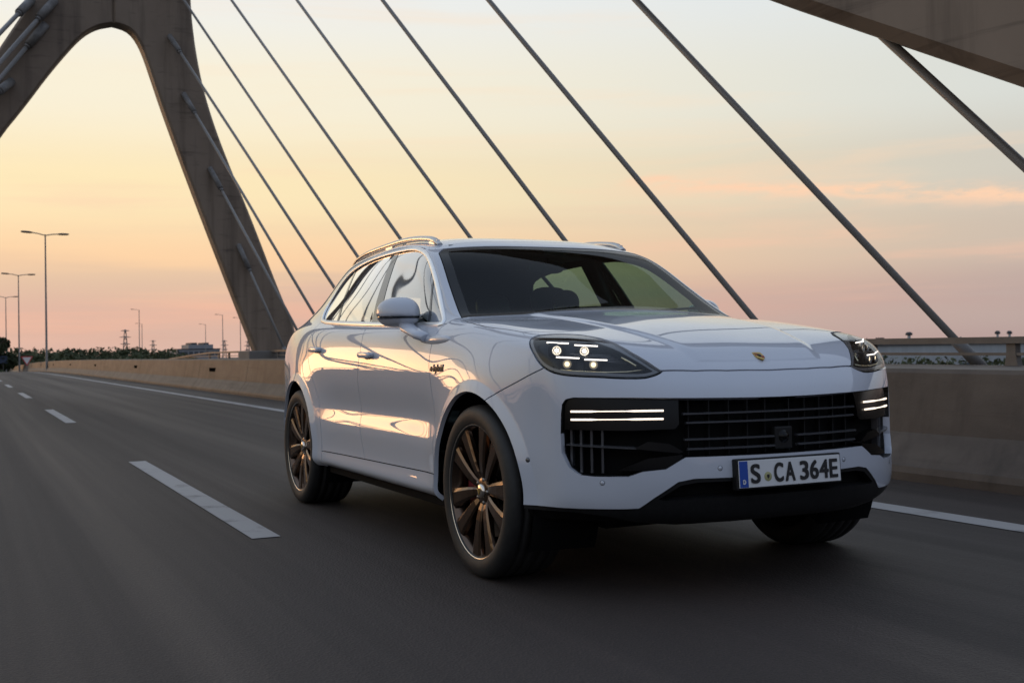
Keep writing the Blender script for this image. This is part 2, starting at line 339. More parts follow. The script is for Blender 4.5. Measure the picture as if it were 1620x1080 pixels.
M['bark'] = noise_mat('bark', (.05, .038, .028), (.09, .07, .05), 8, .9)
M['warehouse'] = noise_mat('warehouse_cladding', (.30, .32, .33), (.38, .40, .41), .6, .6, vec_scale=(1, 1, .1))
M['roof_dark'] = mat('dark_roof', (.05, .05, .055), .7)
M['office'] = noise_mat('office_wall', (.20, .205, .22), (.27, .275, .29), .2, .7)
M['pane'] = mat('far_window', (.06, .075, .09), .12)
M['sign_white'] = mat('sign_white', (.62, .60, .58), .5)
M['sign_red'] = mat('sign_red', (.42, .03, .03), .5)
M['sign_blue'] = mat('sign_blue', (.05, .075, .14), .5)

# ground below the bridge, to the horizon
me = raw_mesh('ground', [(-6500, -6500, -6.5), (3000, -6500, -6.5), (3000, 6500, -6.5), (-6500, 6500, -6.5)], np.array([[0, 1, 2, 3]]), False)
tag(link('ground', me, None, M['ground']), kind='structure')
def sheet(name, y0, y1, dz, material, xs, kind=None, parent=None):
    co = []; f = []
    for x in xs: co += [(x, y0, zr(x)+dz), (x, y1, zr(x)+dz)]
    for i in range(len(xs)-1): f.append((2*i, 2*i+2, 2*i+3, 2*i+1))
    o = link(name, raw_mesh(name, co, np.array(f), False), parent, material)
    if kind: o['kind'] = kind
    return o
road = sheet('road', -5.60, 3.30, 0.0, M['asphalt'], XS_ROAD, 'structure')
# painted markings, real sheets 4 mm up
def marking(name, y0, y1, xa, xb, parent=None):
    xs = list(np.linspace(xa, xb, max(2, int(abs(xb-xa)/4)+1)))
    return sheet(name, y0, y1, .004, M['line'], xs, parent=road)
marking('edge_line', 1.985, 2.185, 60, -300)
marking('edge_line', -5.12, -4.97, 60, -300)
DASH0, DASHL, DASHP = -1.55, 5.1, 12.45
for k in range(-3, 16):
    xa = DASH0-k*DASHP; L_ = DASHL
    marking('lane_dash', -1.59, -1.435, xa, xa-L_)
# bridge deck body
mb = MB()
xs = XS_ROAD
for i in range(len(xs)-1):
    a, b = xs[i], xs[i+1]
    vs = [(x, y, zr(x)+z) for x in (a, b) for (y, z) in ((-7.5, -.03), (5.3, -.03), (4.4, -1.5), (-6.6, -1.5))]
    mb.add(vs, [(0, 1, 5, 4), (1, 2, 6, 5), (2, 3, 7, 6), (3, 0, 4, 7)])
tag(mb.build('bridge_deck', M['concrete_d']), kind='structure')

# concrete parapet: face towards the road, wide top, rail on its outer edge
def topz(x): return zr(x)+.80+.10*min(1.0, max(0.0, (-x-.7)/17.0))
def parapet(name, sgn, ybase, label):
    p = empty(name, (0, sgn*ybase, 0)); tag(p, label, 'barrier')
    seg = 6.45; n = 0; x = 34.0
    while x > -330:
        a, b = x-.012, x-seg+.012
        sub = np.linspace(a, b, 4 if x > -60 else 2); vs = []; m = 10
        for xx in sub:
            t = topz(xx); z0 = zr(xx)
            prof = [(0, z0-.06), (0, z0+.06), (.015, z0+.105), (.03, z0+.115), (.19, z0+.335), (.27, t-.03), (.295, t), (1.55, t), (1.60, t-.03), (1.60, z0-.5)]
            vs += [(xx, sgn*(ybase+u)-sgn*ybase, z) for u, z in prof]
        fs = []
        for i in range(len(sub)-1):
            for j in range(m-1): fs.append((i*m+j, i*m+j+1, (i+1)*m+j+1, (i+1)*m+j))
        fs += [tuple(range(m)), tuple(range(len(vs)-1, len(vs)-m-1, -1))]
        s_ = MB().add(vs, fs).build('barrier_segment', M['concrete'], p)
        n += 1; x -= seg
    for k in range(-2, 22):        # flat black boxes painting the dark of recessed slots in the face
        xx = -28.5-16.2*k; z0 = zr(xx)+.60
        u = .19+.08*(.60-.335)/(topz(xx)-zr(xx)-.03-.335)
        MB().box((xx-.42, sgn*(u-.012) if sgn > 0 else -(u+.03), z0-.055), (xx+.42, sgn*(u+.03) if sgn > 0 else -(u-.012), z0+.055)).build('shaded_slot', M['dark_hole'], p)
    return p
parapet('parapet_barrier', 1, 3.20, 'long pale concrete parapet barrier running beside the SUV on its far side')
parapet('parapet_barrier', -1, 5.50, 'matching concrete parapet barrier on the near side of the road')
def railing(sgn, yb, label):
    r = empty('railing', (0, sgn*yb, .8)); tag(r, label, 'railing')
    xs = list(np.arange(34, -45, -3.0))
    for zt, h, d in ((.235, .055, .12), (.105, .024, .05)):
        m = 4; vs = []
        for x in xs:
            t = topz(x)-.8+zt*(1 if x > -36 else max(.1, 1-(-36-x)/9.0))
            vs += [(x, -d/2, t-h), (x, d/2, t-h), (x, d/2, t), (x, -d/2, t)]
        fs = [(i*m+j, i*m+(j+1) % m, (i+1)*m+(j+1) % m, (i+1)*m+j) for i in range(len(xs)-1) for j in range(m)]
        MB().add(vs, fs).build('rail', M['steel_rail'], r)
    me = None; x = 33.2; k = 0
    while x > -37:
        if me is None:
            pm = MB(); pm.prism([(-.07, -.03), (.07, -.03), (.045, .10), (.045, .19), (-.045, .19), (-.045, .10)], -.03, .03, 'y'); me = pm.mesh('rail_post'); me.materials.append(M['steel_rail'])
        o = link('rail_post', me, r); o.location = (x, 0, topz(x)-.8); x -= 1.6; k += 1
railing(1, 4.72, 'low two-bar railing on top of the concrete barrier behind the SUV')
railing(-1, 7.02, 'low two-bar railing on the near-side parapet behind the camera')

# ---------------------------------------------------------------- arch: far portal with two legs, and the rib that comes down at the near right
PX = -27.0
def face(pts):
    p = np.array(pts, float)
    for _ in range(2): p = np.vstack([p[:1], np.stack([.75*p[:-1]+.25*p[1:], .25*p[:-1]+.75*p[1:]], 1).reshape(-1, 2), p[-1:]])
    return [(lambda v: (v.y, v.z))(at_x(x, y, PX)) for x, y in p]
OUT_R = [(474,600),(470,560),(470,525),(440,455),(400,350),(365,265),(340,200),(322,140),(311,85),(305,40),(302,0),(300,-60),(306,-130),(318,-200),(322,-250)]
OUT_L = [(150,-250),(130,-190),(112,-120),(82,-50),(50,0),(0,74),(-60,165),(-140,290),(-220,415),(-300,540),(-338,600)]
IN = [(-235,600),(-205,540),(-120,410),(-60,310),(0,213),(40,165),(75,118),(100,88),(125,60),(143,46),(160,39),(180,36),(202,42),(216,56),(228,80),(239,112),(259,172),(298,278),(338,383),(392,522),(406,558),(422,600)]
port = empty('bridge_arch', (PX, 5, 0)); tag(port, 'tall grey-brown bridge arch straddling the road with a rounded opening', 'bridge arch')
def portal_mesh(right):
    """half of the portal: outer and inner outline ladder, extruded along the road"""
    if right:
        o = resample_(face(OUT_R), 110); i_ = resample_(list(reversed(face(IN[11:]))), 80)
        i_ = np.vstack([i_, np.linspace(i_[-1], (i_[-1][0], o[-1][1]), 31)[1:]])
    else:
        o = resample_(list(reversed(face(OUT_L))), 110); i_ = resample_(face(IN[:12]), 80)
        i_ = np.vstack([i_, np.linspace(i_[-1], (i_[-1][0], o[-1][1]), 31)[1:]])
    n = 110
    vs = []; bev = .06
    i_ = i_[np.linspace(0, len(i_)-1, n).round().astype(int)]
    for k in range(n):
        a = Vector((0, *o[k])); b = Vector((0, *i_[k])); d = (b-a).normalized()
        for p, off in ((a, bev), (b, -bev)):
            pass
        ring = [(0.0, a+d*bev), (0.0, b-d*bev), (-bev, b), (-.50, b), (-.50, a), (-bev, a)]
        vs += [(x, p.y-5, p.z) for x, p in ring]
    m = 6; fs = [(k*m+j, k*m+(j+1) % m, (k+1)*m+(j+1) % m, (k+1)*m+j) for k in range(n-1) for j in range(m)]
    fs += [tuple(range(m)), tuple(range(n*m-1, n*m-m-1, -1))]
    return vs, fs
def resample_(p, n):
    p = np.asarray(p, float); s_ = np.concatenate([[0], np.cumsum(np.linalg.norm(np.diff(p, axis=0), axis=1))]); t = np.linspace(0, s_[-1], n)
    return np.stack([np.interp(t, s_, p[:, k]) for k in range(2)], 1)
for rt in (True, False):
    v, f = portal_mesh(rt); MB().add(v, f).build('arch_leg', M['arch'], port)
for bx_ in (443, -287):
    b = at_x(bx_, 590, PX); MB().box((-1.0, b.y-.95-5, .55), (.40, b.y+.95-5, 1.12), .03).build('leg_footing', M['concrete_d'], port)
# rib: lower edge passes through the two picture points, springs from the parapet ahead of the car
P1 = at_y(1620, 138, 4.30); P0 = at_y(1215, 0, 3.60); d0 = (P0-P1)
PT = at_x(250, -330, PX+.4)
low = [P1-d0*1.25*(P1.z/d0.z)*.62, P1, P0, P0+d0*1.1+Vector((0, 0, .10))]
P3 = low[-1]
for t in np.linspace(.12, 1, 9):
    q = P3.lerp(PT, t); q.z += 1.7*math.sin(math.pi*t)*.55; low.append(q)
low[0] = P1+(P1-P0)*((P1.z-.75)/(P0.z-P1.z))
def rib_mesh():
    vs = []; n = len(low)
    for i, p in enumerate(low):
        t = (low[min(i+1, n-1)]-low[max(i-1, 0)]).normalized()
        side = t.cross(Vector((0, 0, 1))).normalized(); up = side.cross(t).normalized()
        h, w = 1.35, 1.2; bv = .10
        for (a, b) in ((-w/2+bv, 0), (w/2-bv, 0), (w/2, bv), (w/2, h-bv), (w/2-bv, h), (-w/2+bv, h), (-w/2, h-bv), (-w/2, bv)):
            vs.append(p+side*a+up*b+side*.0)
    m = 8; fs = [(k*m+j, k*m+(j+1) % m, (k+1)*m+(j+1) % m, (k+1)*m+j) for k in range(n-1) for j in range(m)]+[tuple(range(m)), tuple(range(n*m-1, n*m-m-1, -1))]
    return vs, fs
v, f = rib_mesh()
rib = empty('bridge_rib', low[0]); tag(rib, 'heavy sloping bridge rib crossing the upper right corner above the barrier', 'bridge beam')
MB().add([Vector(p)-low[0] for p in v], f).build('rib_beam', M['arch'], rib)
_dr = (low[1]-low[0]).normalized(); MB().box((-1.1, -.8, -.95), (1.1, .8, .35), .03).build('rib_footing', M['concrete_d'], rib)

def proj_px(p):
    d = Vector(p)-CAM_POS; z = d.dot(CAM_F); return 810+FOCAL*d.dot(CAM_R)/z, 540-FOCAL*d.dot(CAM_U)/z
def rib_at_line(a, b):
    """point of the rib's underside whose picture lies on the line through pixels a, b"""
    best = None
    for i in range(len(low)-1):
        for t in np.linspace(0, 1, 40):
            p = low[i].lerp(low[i+1], t); x, y = proj_px(p)
            e = abs((x-a[0])*(b[1]-a[1])-(y-a[1])*(b[0]-a[0]))/math.hypot(b[0]-a[0], b[1]-a[1])
            if best is None or e < best[0]: best = (e, p)
    return best[1]
YC = 4.98; SL = .75
def cable(bottom, top, rad, label, group, sock_top=True):
    c = empty('stay_cable', bottom); tag(c, label, 'cable', group)
    d = top-bottom; L_ = d.length; u = d/L_
    MB().tube([Vector((0, 0, 0)), d*.5, d], rad, 12).build('strand', M['cable'], c)
    MB().tube([u*-.25, u*.10], rad*1.6, 12).build('lower_socket', M['socket'], c)
    if sock_top:
        MB().tube([d-u*SL, d-u*.02], rad*2.0, 12).build('upper_socket', M['socket'], c)
        MB().tube([d-u*(SL+.08), d-u*SL], rad*1.45, 12).build('upper_cone', M['socket'], c)
    return c
GRP = 'stay cables of the bridge'
SOCK = [((268,57),(492.6,398)), ((290,148),(439,398)), ((331.5,265),(403.7,398)), ((376.7,386),(452.6,556))]
WORDS = ['topmost', 'second', 'third', 'lowest']
for k, (a, b) in enumerate(SOCK):
    sl_ = (b[0]-a[0])/(b[1]-a[1]); bx = a[0]+(552-a[1])*sl_
    cable(at_y(bx, 554, YC), at_x(a[0], a[1], PX+.02), .036, '%s of the four cables socketed into the right leg of the arch' % WORDS[k], GRP)
HANG = [((290,0),(561,398)), ((366,0),(634,377.6)), ((469.6,0),(744.6,376)), ((605,0),(893.7,379.6)), ((773,0),(1190,500)), ((1005,0),(1515,540))]
HTOP = [(272,-27), (283,-117), (292,-243)]
HW = ['taut grey cable just right of the arch leg, first clear of it', 'second long cable right of the arch leg, meeting the roof rail', 'third long cable right of the arch leg, ending above the front of the roof rail', 'cable running down to the middle of the SUV roof', 'cable that meets the horizon above the SUV bonnet', 'thick cable ending at the railing right of the SUV']
for k, (a, b) in enumerate(HANG):
    sl_ = (b[0]-a[0])/(b[1]-a[1]); bx = a[0]+(551-a[1])*sl_
    cable(at_y(bx, 552, YC), (at_x(*HTOP[k], PX+.02) if k < 3 else rib_at_line(a, b)), .034, HW[k], GRP, k < 3)
tp = rib_at_line((1430, 85), (1620, 262))
e = at_y(1620, 262, 4.62); dd = (e-tp).normalized(); bt = tp+dd*((.80-tp.z)/dd.z)
cable(bt, tp-dd*.15, .040, 'nearest cable, leaving the underside of the rib at upper right', GRP, False)
# near-side cables from the left leg
def left_cable(a, b, label):
    top = at_x(a[0], a[1], PX+.02); best = None
    for x in np.arange(-26, 3, .25):
        q = Vector((x, -7.25, .85)); m_ = [proj_px(top.lerp(q, t)) for t in np.linspace(.02, .5, 30)]
        e = min(math.hypot(px-b[0], py-b[1]) for px, py in m_)
        if best is None or e < best[0]: best = (e, q)
    cable(best[1], top, .055, label, GRP)
left_cable((73,38), (0,129), 'cable socketed into the left leg near the crown of the arch')
left_cable((18,129), (0,144), 'cable whose socket sits lowest on the left leg at the picture edge')
left_cable((87,0), (0,96), 'cable crossing the face of the left leg from above')
left_cable((50,0), (0,54), 'outermost cable at the upper left picture corner')
ORD = ['first', 'second', 'third', 'fourth', 'fifth', 'sixth', 'seventh']
for k in range(7):      # the rest of the near-side plane, seen only mirrored in the flank
    x = -19.0+k*3.4; tt = .30+.085*k
    cable(Vector((x, -7.25, .85)), Vector((PX+.6+k*2.6, -2.2+.35*k, 11.5+.45*k)), .05, 'cable of the near-side plane standing %s along the near parapet' % ORD[k], GRP, False)

# ---------------------------------------------------------------- lamp posts
def lamp_post(base, h, arms, arm_len, label, group, rad=.10, heading=0.0):
    o = empty('street_lamp', base); tag(o, label, 'street lamp', group)
    MB().lathe([(rad*1.35, 0), (rad*1.3, .9), (rad, 1.0), (rad*.55, h)], 12, 'z').build('post', M['lamp_steel'], o)
    for s_ in arms:
        c, s2 = math.cos(heading), math.sin(heading)
        tip = Vector((-s2*s_*arm_len, c*s_*arm_len, h+.10))
        MB().tube([(0, 0, h-.08), tip*.6+Vector((0, 0, .4*h*0+.0+ (h)*.4-.0))*0+Vector((0, 0, 0)) if False else Vector((tip.x*.55, tip.y*.55, h+.05)), tip], .045, 8).build('arm', M['lamp_steel'], o)
        d = Vector((-s2*s_, c*s_, .04)).normalized()
        mb = MB(); R = Matrix((d, d.cross(Vector((0, 0, 1))).normalized(), Vector((0, 0, 1)))).transposed()
        mb.superell(tip+d*.42, (.50, .18, .09), .7, .6, 16, 8, R); mb.build('lamp_head', M['roof_dark'], o)
    return o
for k, (px, top, dep, lab) in enumerate(((71.5, 371, 104, 'tallest double-armed street lamp, nearest on the left of the road'), (29, 435, 150, 'second double-armed street lamp, left of the tallest'), (9, 470, 197, 'third double-armed street lamp by the left picture edge'))):
    t = at_x(px, top, CAM_POS.x-dep); zb = -1.0+zr(t.x)
    lamp_post((t.x, t.y, zb), t.z-zb, (-1, 1), 1.15, lab, 'double-armed street lamps', .10, .35)
FAR_L = [(220,490,330,'single-armed lamp standing alone right of the lattice mast'), (224.5,512,420,'shorter lamp just behind the lone single-armed lamp'), (325,513,400,'single-armed lamp above the grey office block'), (352,498,330,'tall single-armed lamp right of the office block'), (380,503,340,'single-armed lamp left of the arch foot'), (394,511,380,'single-armed lamp tight against the arch leg')]
for px, top, dep, lab in FAR_L:
    t = at_x(px, top, CAM_POS.x-dep); lamp_post((t.x, t.y, -6.5), t.z+6.5, (-1,), 1.6, lab, 'single-armed lamps in the distance', .16, .35)
# ---------------------------------------------------------------- lattice power masts
def lattice(px, top, dep, label, wide=2.2):
    t = at_x(px, top, CAM_POS.x-dep); h = t.z+6.5
    o = empty('power_pylon', (t.x, t.y, -6.5)); tag(o, label, 'power pylon', 'power pylons on the horizon')
    mb = MB(); r = .09; lv = [0, .25, .45, .62, .76, .88, 1]
    wdt = lambda f: wide*(1-f)**.8+.35
    for i in range(len(lv)-1):
        for sx in (-1, 1):
            for sy in (-1, 1):
                a, b = wdt(lv[i]), wdt(lv[i+1]); mb.tube([(sx*a/2, sy*a/2, lv[i]*h), (sx*b/2, sy*b/2, lv[i+1]*h)], r, 5)
        a, b = wdt(lv[i]), wdt(lv[i+1])
        for sx in (-1, 1):
            mb.tube([(-a/2, sx*a/2, lv[i]*h), (b/2, sx*b/2, lv[i+1]*h)], r*.7, 4); mb.tube([(sx*a/2, -a/2, lv[i]*h), (sx*b/2, b/2, lv[i+1]*h)], r*.7, 4)
            mb.tube([(sx*a/2, a/2, lv[i]*h), (sx*b/2, -b/2, lv[i+1]*h)], r*.7, 4)
    mb.build('mast', M['lamp_steel'], o)
    for f, l in ((.97, 1.7), (.84, 2.3), (.70, 2.0)):
        c = MB(); c.tube([(l*.4, -l*.9, f*h), (0, 0, f*h+.35), (-l*.4, l*.9, f*h)], .09, 5); c.tube([(l*.4, -l*.9, f*h), (-l*.4, l*.9, f*h)], .08, 5); c.build('cross_arm', M['lamp_steel'], o)
lattice(198, 521, 430, 'largest lattice power mast above the tree belt, left of the lone lamp')
lattice(242, 538, 620, 'small lattice mast at the right end of the tree belt', 2.6)
lattice(355, 538, 560, 'lattice mast right of the office block behind a lamp', 2.6)
lattice(392, 539, 560, 'lattice mast beside the foot of the arch leg', 2.6)

# ---------------------------------------------------------------- trees
def leaf_cloud(blobs, n, size, seed):
    """many small leaf faces spread through ellipsoid volumes"""
    r = np.random.default_rng(seed); V = []; F = []
    vol = np.array([b[1][0]*b[1][1]*b[1][2] for b in blobs])**.67; cnt = (n*vol/vol.sum()).astype(int)+4
    for (c, rad), k in zip(blobs, cnt):
        d = r.normal(size=(k, 3)); d /= np.linalg.norm(d, axis=1, keepdims=True); q = d*(r.random((k, 1))**.28)*np.array(rad)+np.array(c)
        a = r.normal(size=(k, 3)); a /= np.linalg.norm(a, axis=1, keepdims=True); b = np.cross(a, r.normal(size=(k, 3))); b /= np.linalg.norm(b, axis=1, keepdims=True)
        s_ = size*(.6+.9*r.random((k, 1)))
        base = len(V)*0
        quad = np.stack([q-a*s_, q+b*s_*.6, q+a*s_, q-b*s_*.6], 1)
        V.append(quad.reshape(-1, 3))
    V = np.vstack(V); F = np.arange(len(V)).reshape(-1, 4)
    return V, F
def tree(px, top, dep, rad, label, seed, n=6000):
    t = at_x(px, top, CAM_POS.x-dep); h = t.z+6.5; r = random.Random(seed)
    o = empty('tree', (t.x, t.y, -6.5)); tag(o, label, 'tree')
    tr = MB(); tr.tube([(0, 0, 0), (.1, .05, h*.3), (-.1, .1, h*.6), (0, 0, h*.85)], [.35, .28, .18, .06], 8)
    for k in range(6):
        a = r.random()*6.28; z = h*(.35+.08*k); tr.tube([(0, 0, z), (math.cos(a)*rad*.4, math.sin(a)*rad*.4, z+h*.10), (math.cos(a)*rad*.75, math.sin(a)*rad*.75, z+h*.16)], [.14, .08, .03], 6)
    tr.build('trunk', M['bark'], o)
    bl = []
    for k in range(15):
        a = r.random()*6.28; q = rad*(.2+.6*r.random()); z = h*(.38+.52*r.random()); s_ = rad*(.30+.22*r.random())*(1.1-.4*(z/h))
        bl.append(((math.cos(a)*q, math.sin(a)*q, z), (s_, s_, s_*.8)))
    bl.append(((0, 0, h*.9), (rad*.3, rad*.3, h*.09)))
    V, F = leaf_cloud(bl, n, .22, seed)
    link('crown', raw_mesh('crown', V, F, False), o, M['leaf']); return o
tree(-10, 527, 150, 3.2, 'dark leafy tree cut by the left picture edge behind the third lamp', 3)
# belt of trees on the left and low scrub on the right: far woods that read as one mass
def belt(name, label, spec, seed, n, size):
    r = random.Random(seed); bl = []
    for (x0, x1, dep, t0, t1) in spec:
        px = x0
        while px < x1:
            top = t0+(t1-t0)*(px-x0)/(x1-x0)+r.uniform(-4.5, 4.5); dd_ = dep*r.uniform(.93, 1.07)
            p = at_x(px, top, CAM_POS.x-dd_); h = p.z+6.5; w = r.uniform(1.6, 3.2)*max(dep/260, .7)
            bl.append(((p.x, p.y, -6.5+h*.72), (w, w, h*.28))); bl.append(((p.x+r.uniform(-1, 1), p.y+r.uniform(-2, 2), -6.5+h*.38), (w*1.25, w*1.25, h*.38)))
            px += r.uniform(4, 9)
    V, F = leaf_cloud(bl, n, size, seed)
    o = link(name, raw_mesh(name, V, F, False), None, M['leaf']); tag(o, label, 'trees', kind='stuff'); return o
belt('tree_belt', 'dark belt of distant trees along the horizon left of the arch', [(-60, 120, 240, 553, 553), (100, 270, 260, 552, 550), (215, 310, 250, 555, 563), (-60, 300, 215, 560, 562)], 5, 60000, .34)
belt('scrub', 'low green scrub glimpsed between the rails right of the SUV', [(1340, 1720, 70, 563, 563), (420, 1400, 330, 548, 536)], 9, 60000, .20)

# ---------------------------------------------------------------- far buildings
def office():
    a = at_x(281, 553, CAM_POS.x-470); b = at_x(348, 552, CAM_POS.x-470); w = abs(b.y-a.y); top = a.z; dpt = 24
    o = empty('office_block', (a.x, (a.y+b.y)/2, -6.5)); tag(o, 'grey flat-roofed office block on the horizon left of the arch foot', 'building')
    h = top+6.5
    MB().box((-dpt, -w/2, 0), (0, w/2, h)).build('wall', M['office'], o)
    MB().box((-dpt-.3, -w/2-.3, h), (.3, w/2+.3, h+.35)).build('roof', M['roof_dark'], o)
    tb = at_x(310, 545, CAM_POS.x-474).z+6.5
    MB().box((-dpt*.8, -w*.22, h+.35), (-2, w*.36, tb)).build('roof_storey', M['office'], o)
    MB().box((-dpt*.7, -w*.14, tb), (-4, w*.0, tb+.8)).build('plant_room', M['roof_dark'], o)
    MB().box((-dpt*.7, w*.16, tb), (-4, w*.28, tb+.8)).build('plant_room', M['roof_dark'], o)
    for r_ in range(3):
        for c in range(8):
            y = -w/2+w*(c+.5)/8; z = h-1.6-r_*3.1
            MB().box((0, y-w*.045, z-.75), (.06, y+w*.045, z+.75)).build('window', M['pane'], o)
office()
def warehouse():
    dep = 150; a = at_x(1350, 543.5, CAM_POS.x-dep); b = at_x(1800, 541, CAM_POS.x-dep)
    o = empty('warehouse', (a.x, a.y, -6.5)); tag(o, 'long pale industrial shed behind the railing at right', 'building')
    L_ = b.y-a.y; h = (a.z+b.z)/2+6.5-.15
    MB().box((-40, 0, 0), (0, L_, h)).build('wall', M['warehouse'], o)
    MB().box((-40.4, -.4, h), (.4, L_+.4, h+.55)).build('roof_edge', M['roof_dark'], o)
    for k in range(int(L_/6)):
        MB().box((0, 1+k*6, h-4.6), (.08, 1+k*6+3.6, h-3.3)).build('window', M['pane'], o)
    MB().box((0, 0, 0), (.05, L_, h-5.4)).build('lower_cladding', M['roof_dark'], o)
    return a.x, h-6.5+.55
wx, wz = warehouse()
def vent(px, top, w, label, hood=True):
    t = at_x(px, top, wx-5); s_ = w*(CAM_POS.x-wx+5)/FOCAL
    o = empty('roof_vent', (t.x, t.y, wz)); tag(o, label, 'roof vent', 'vents on the shed roof')
    h = t.z-wz; MB().box((-s_*.5, -s_*.55, -.02), (s_*.5, s_*.55, h*.32)).build('curb', M['office'], o)
    if hood:
        MB().lathe([(s_*.22, h*.32), (s_*.20, h*.72)], 14, 'z').build('duct', M['warehouse'], o)
        MB().lathe([(s_*.25, h*.66), (s_*.46, h*.70), (s_*.44, h*.86), (s_*.25, h), (0, h)], 16, 'z').build('cowl', M['roof_dark'], o)
    else:
        MB().box((-s_*.45, -s_*.5, h*.32), (s_*.45, s_*.5, h)).build('cowl', M['roof_dark'], o)
vent(1392, 534, 13, 'boxy dark vent on the shed roof nearest the SUV headlamp', False)
vent(1438, 525, 16, 'mushroom-shaped vent on the shed roof left of the thick cable')
vent(1578, 523, 13, 'left of the two paired vents on the shed roof at far right')
vent(1597, 523, 13, 'right of the two paired vents on the shed roof at far right')
# ---------------------------------------------------------------- roadside signs at far left
def sign(px, top, dep, kind, label):
    t = at_x(px, top, CAM_POS.x-dep); zb = zr(t.x)-.5
    o = empty('road_sign', (t.x, t.y, zb)); tag(o, label, 'road sign'); h = t.z-zb; s_ = .55
    MB().tube([(-.06, 0, 0), (-.06, 0, h)], .04, 8).build('post', M['lamp_steel'], o)
    if kind == 'yield':
        tri = lambda k: [(-s_*k, h-.30*s_*(1-k)*2), (s_*k, h-.30*s_*(1-k)*2), (0, h-s_*1.7*k-.30*s_*(1-k)*2)]
        MB().prism(tri(1), -.012, .012, 'x').build('plate', M['sign_red'], o)
        MB().prism(tri(.72), .012, .018, 'x').build('face', M['sign_white'], o)
    else:
        MB().box((-.012, -.45, h-.9), (.012, .45, h), .005).build('plate', M['sign_blue'], o)
sign(42.5, 563.5, 118, 'yield', 'white triangular sign on a post between the first two lamps')
sign(5, 563, 150, 'board', 'blue road sign at the left picture edge below the tree')
# ---------------------------------------------------------------- car body base surface
def spl(xs, ys, x):
    """natural cubic spline through (xs, ys) evaluated at x (xs ascending)"""
    xs = np.array(xs, float); ys = np.array(ys, float); n = len(xs)
    h = np.diff(xs); A = np.eye(n); r = np.zeros(n)
    for i in range(1, n-1):
        A[i, i-1:i+2] = h[i-1], 2*(h[i-1]+h[i]), h[i]
        r[i] = 6*((ys[i+1]-ys[i])/h[i]-(ys[i]-ys[i-1])/h[i-1])
    m = np.linalg.solve(A, r)
    x = np.clip(np.asarray(x, float), xs[0], xs[-1])
    k = np.clip(np.searchsorted(xs, x)-1, 0, n-2)
    a = (xs[k+1]-x); b = (x-xs[k]); hk = h[k]
    return m[k]*a**3/(6*hk)+m[k+1]*b**3/(6*hk)+(ys[k]/hk-m[k]*hk/6)*a+(ys[k+1]/hk-m[k+1]*hk/6)*b

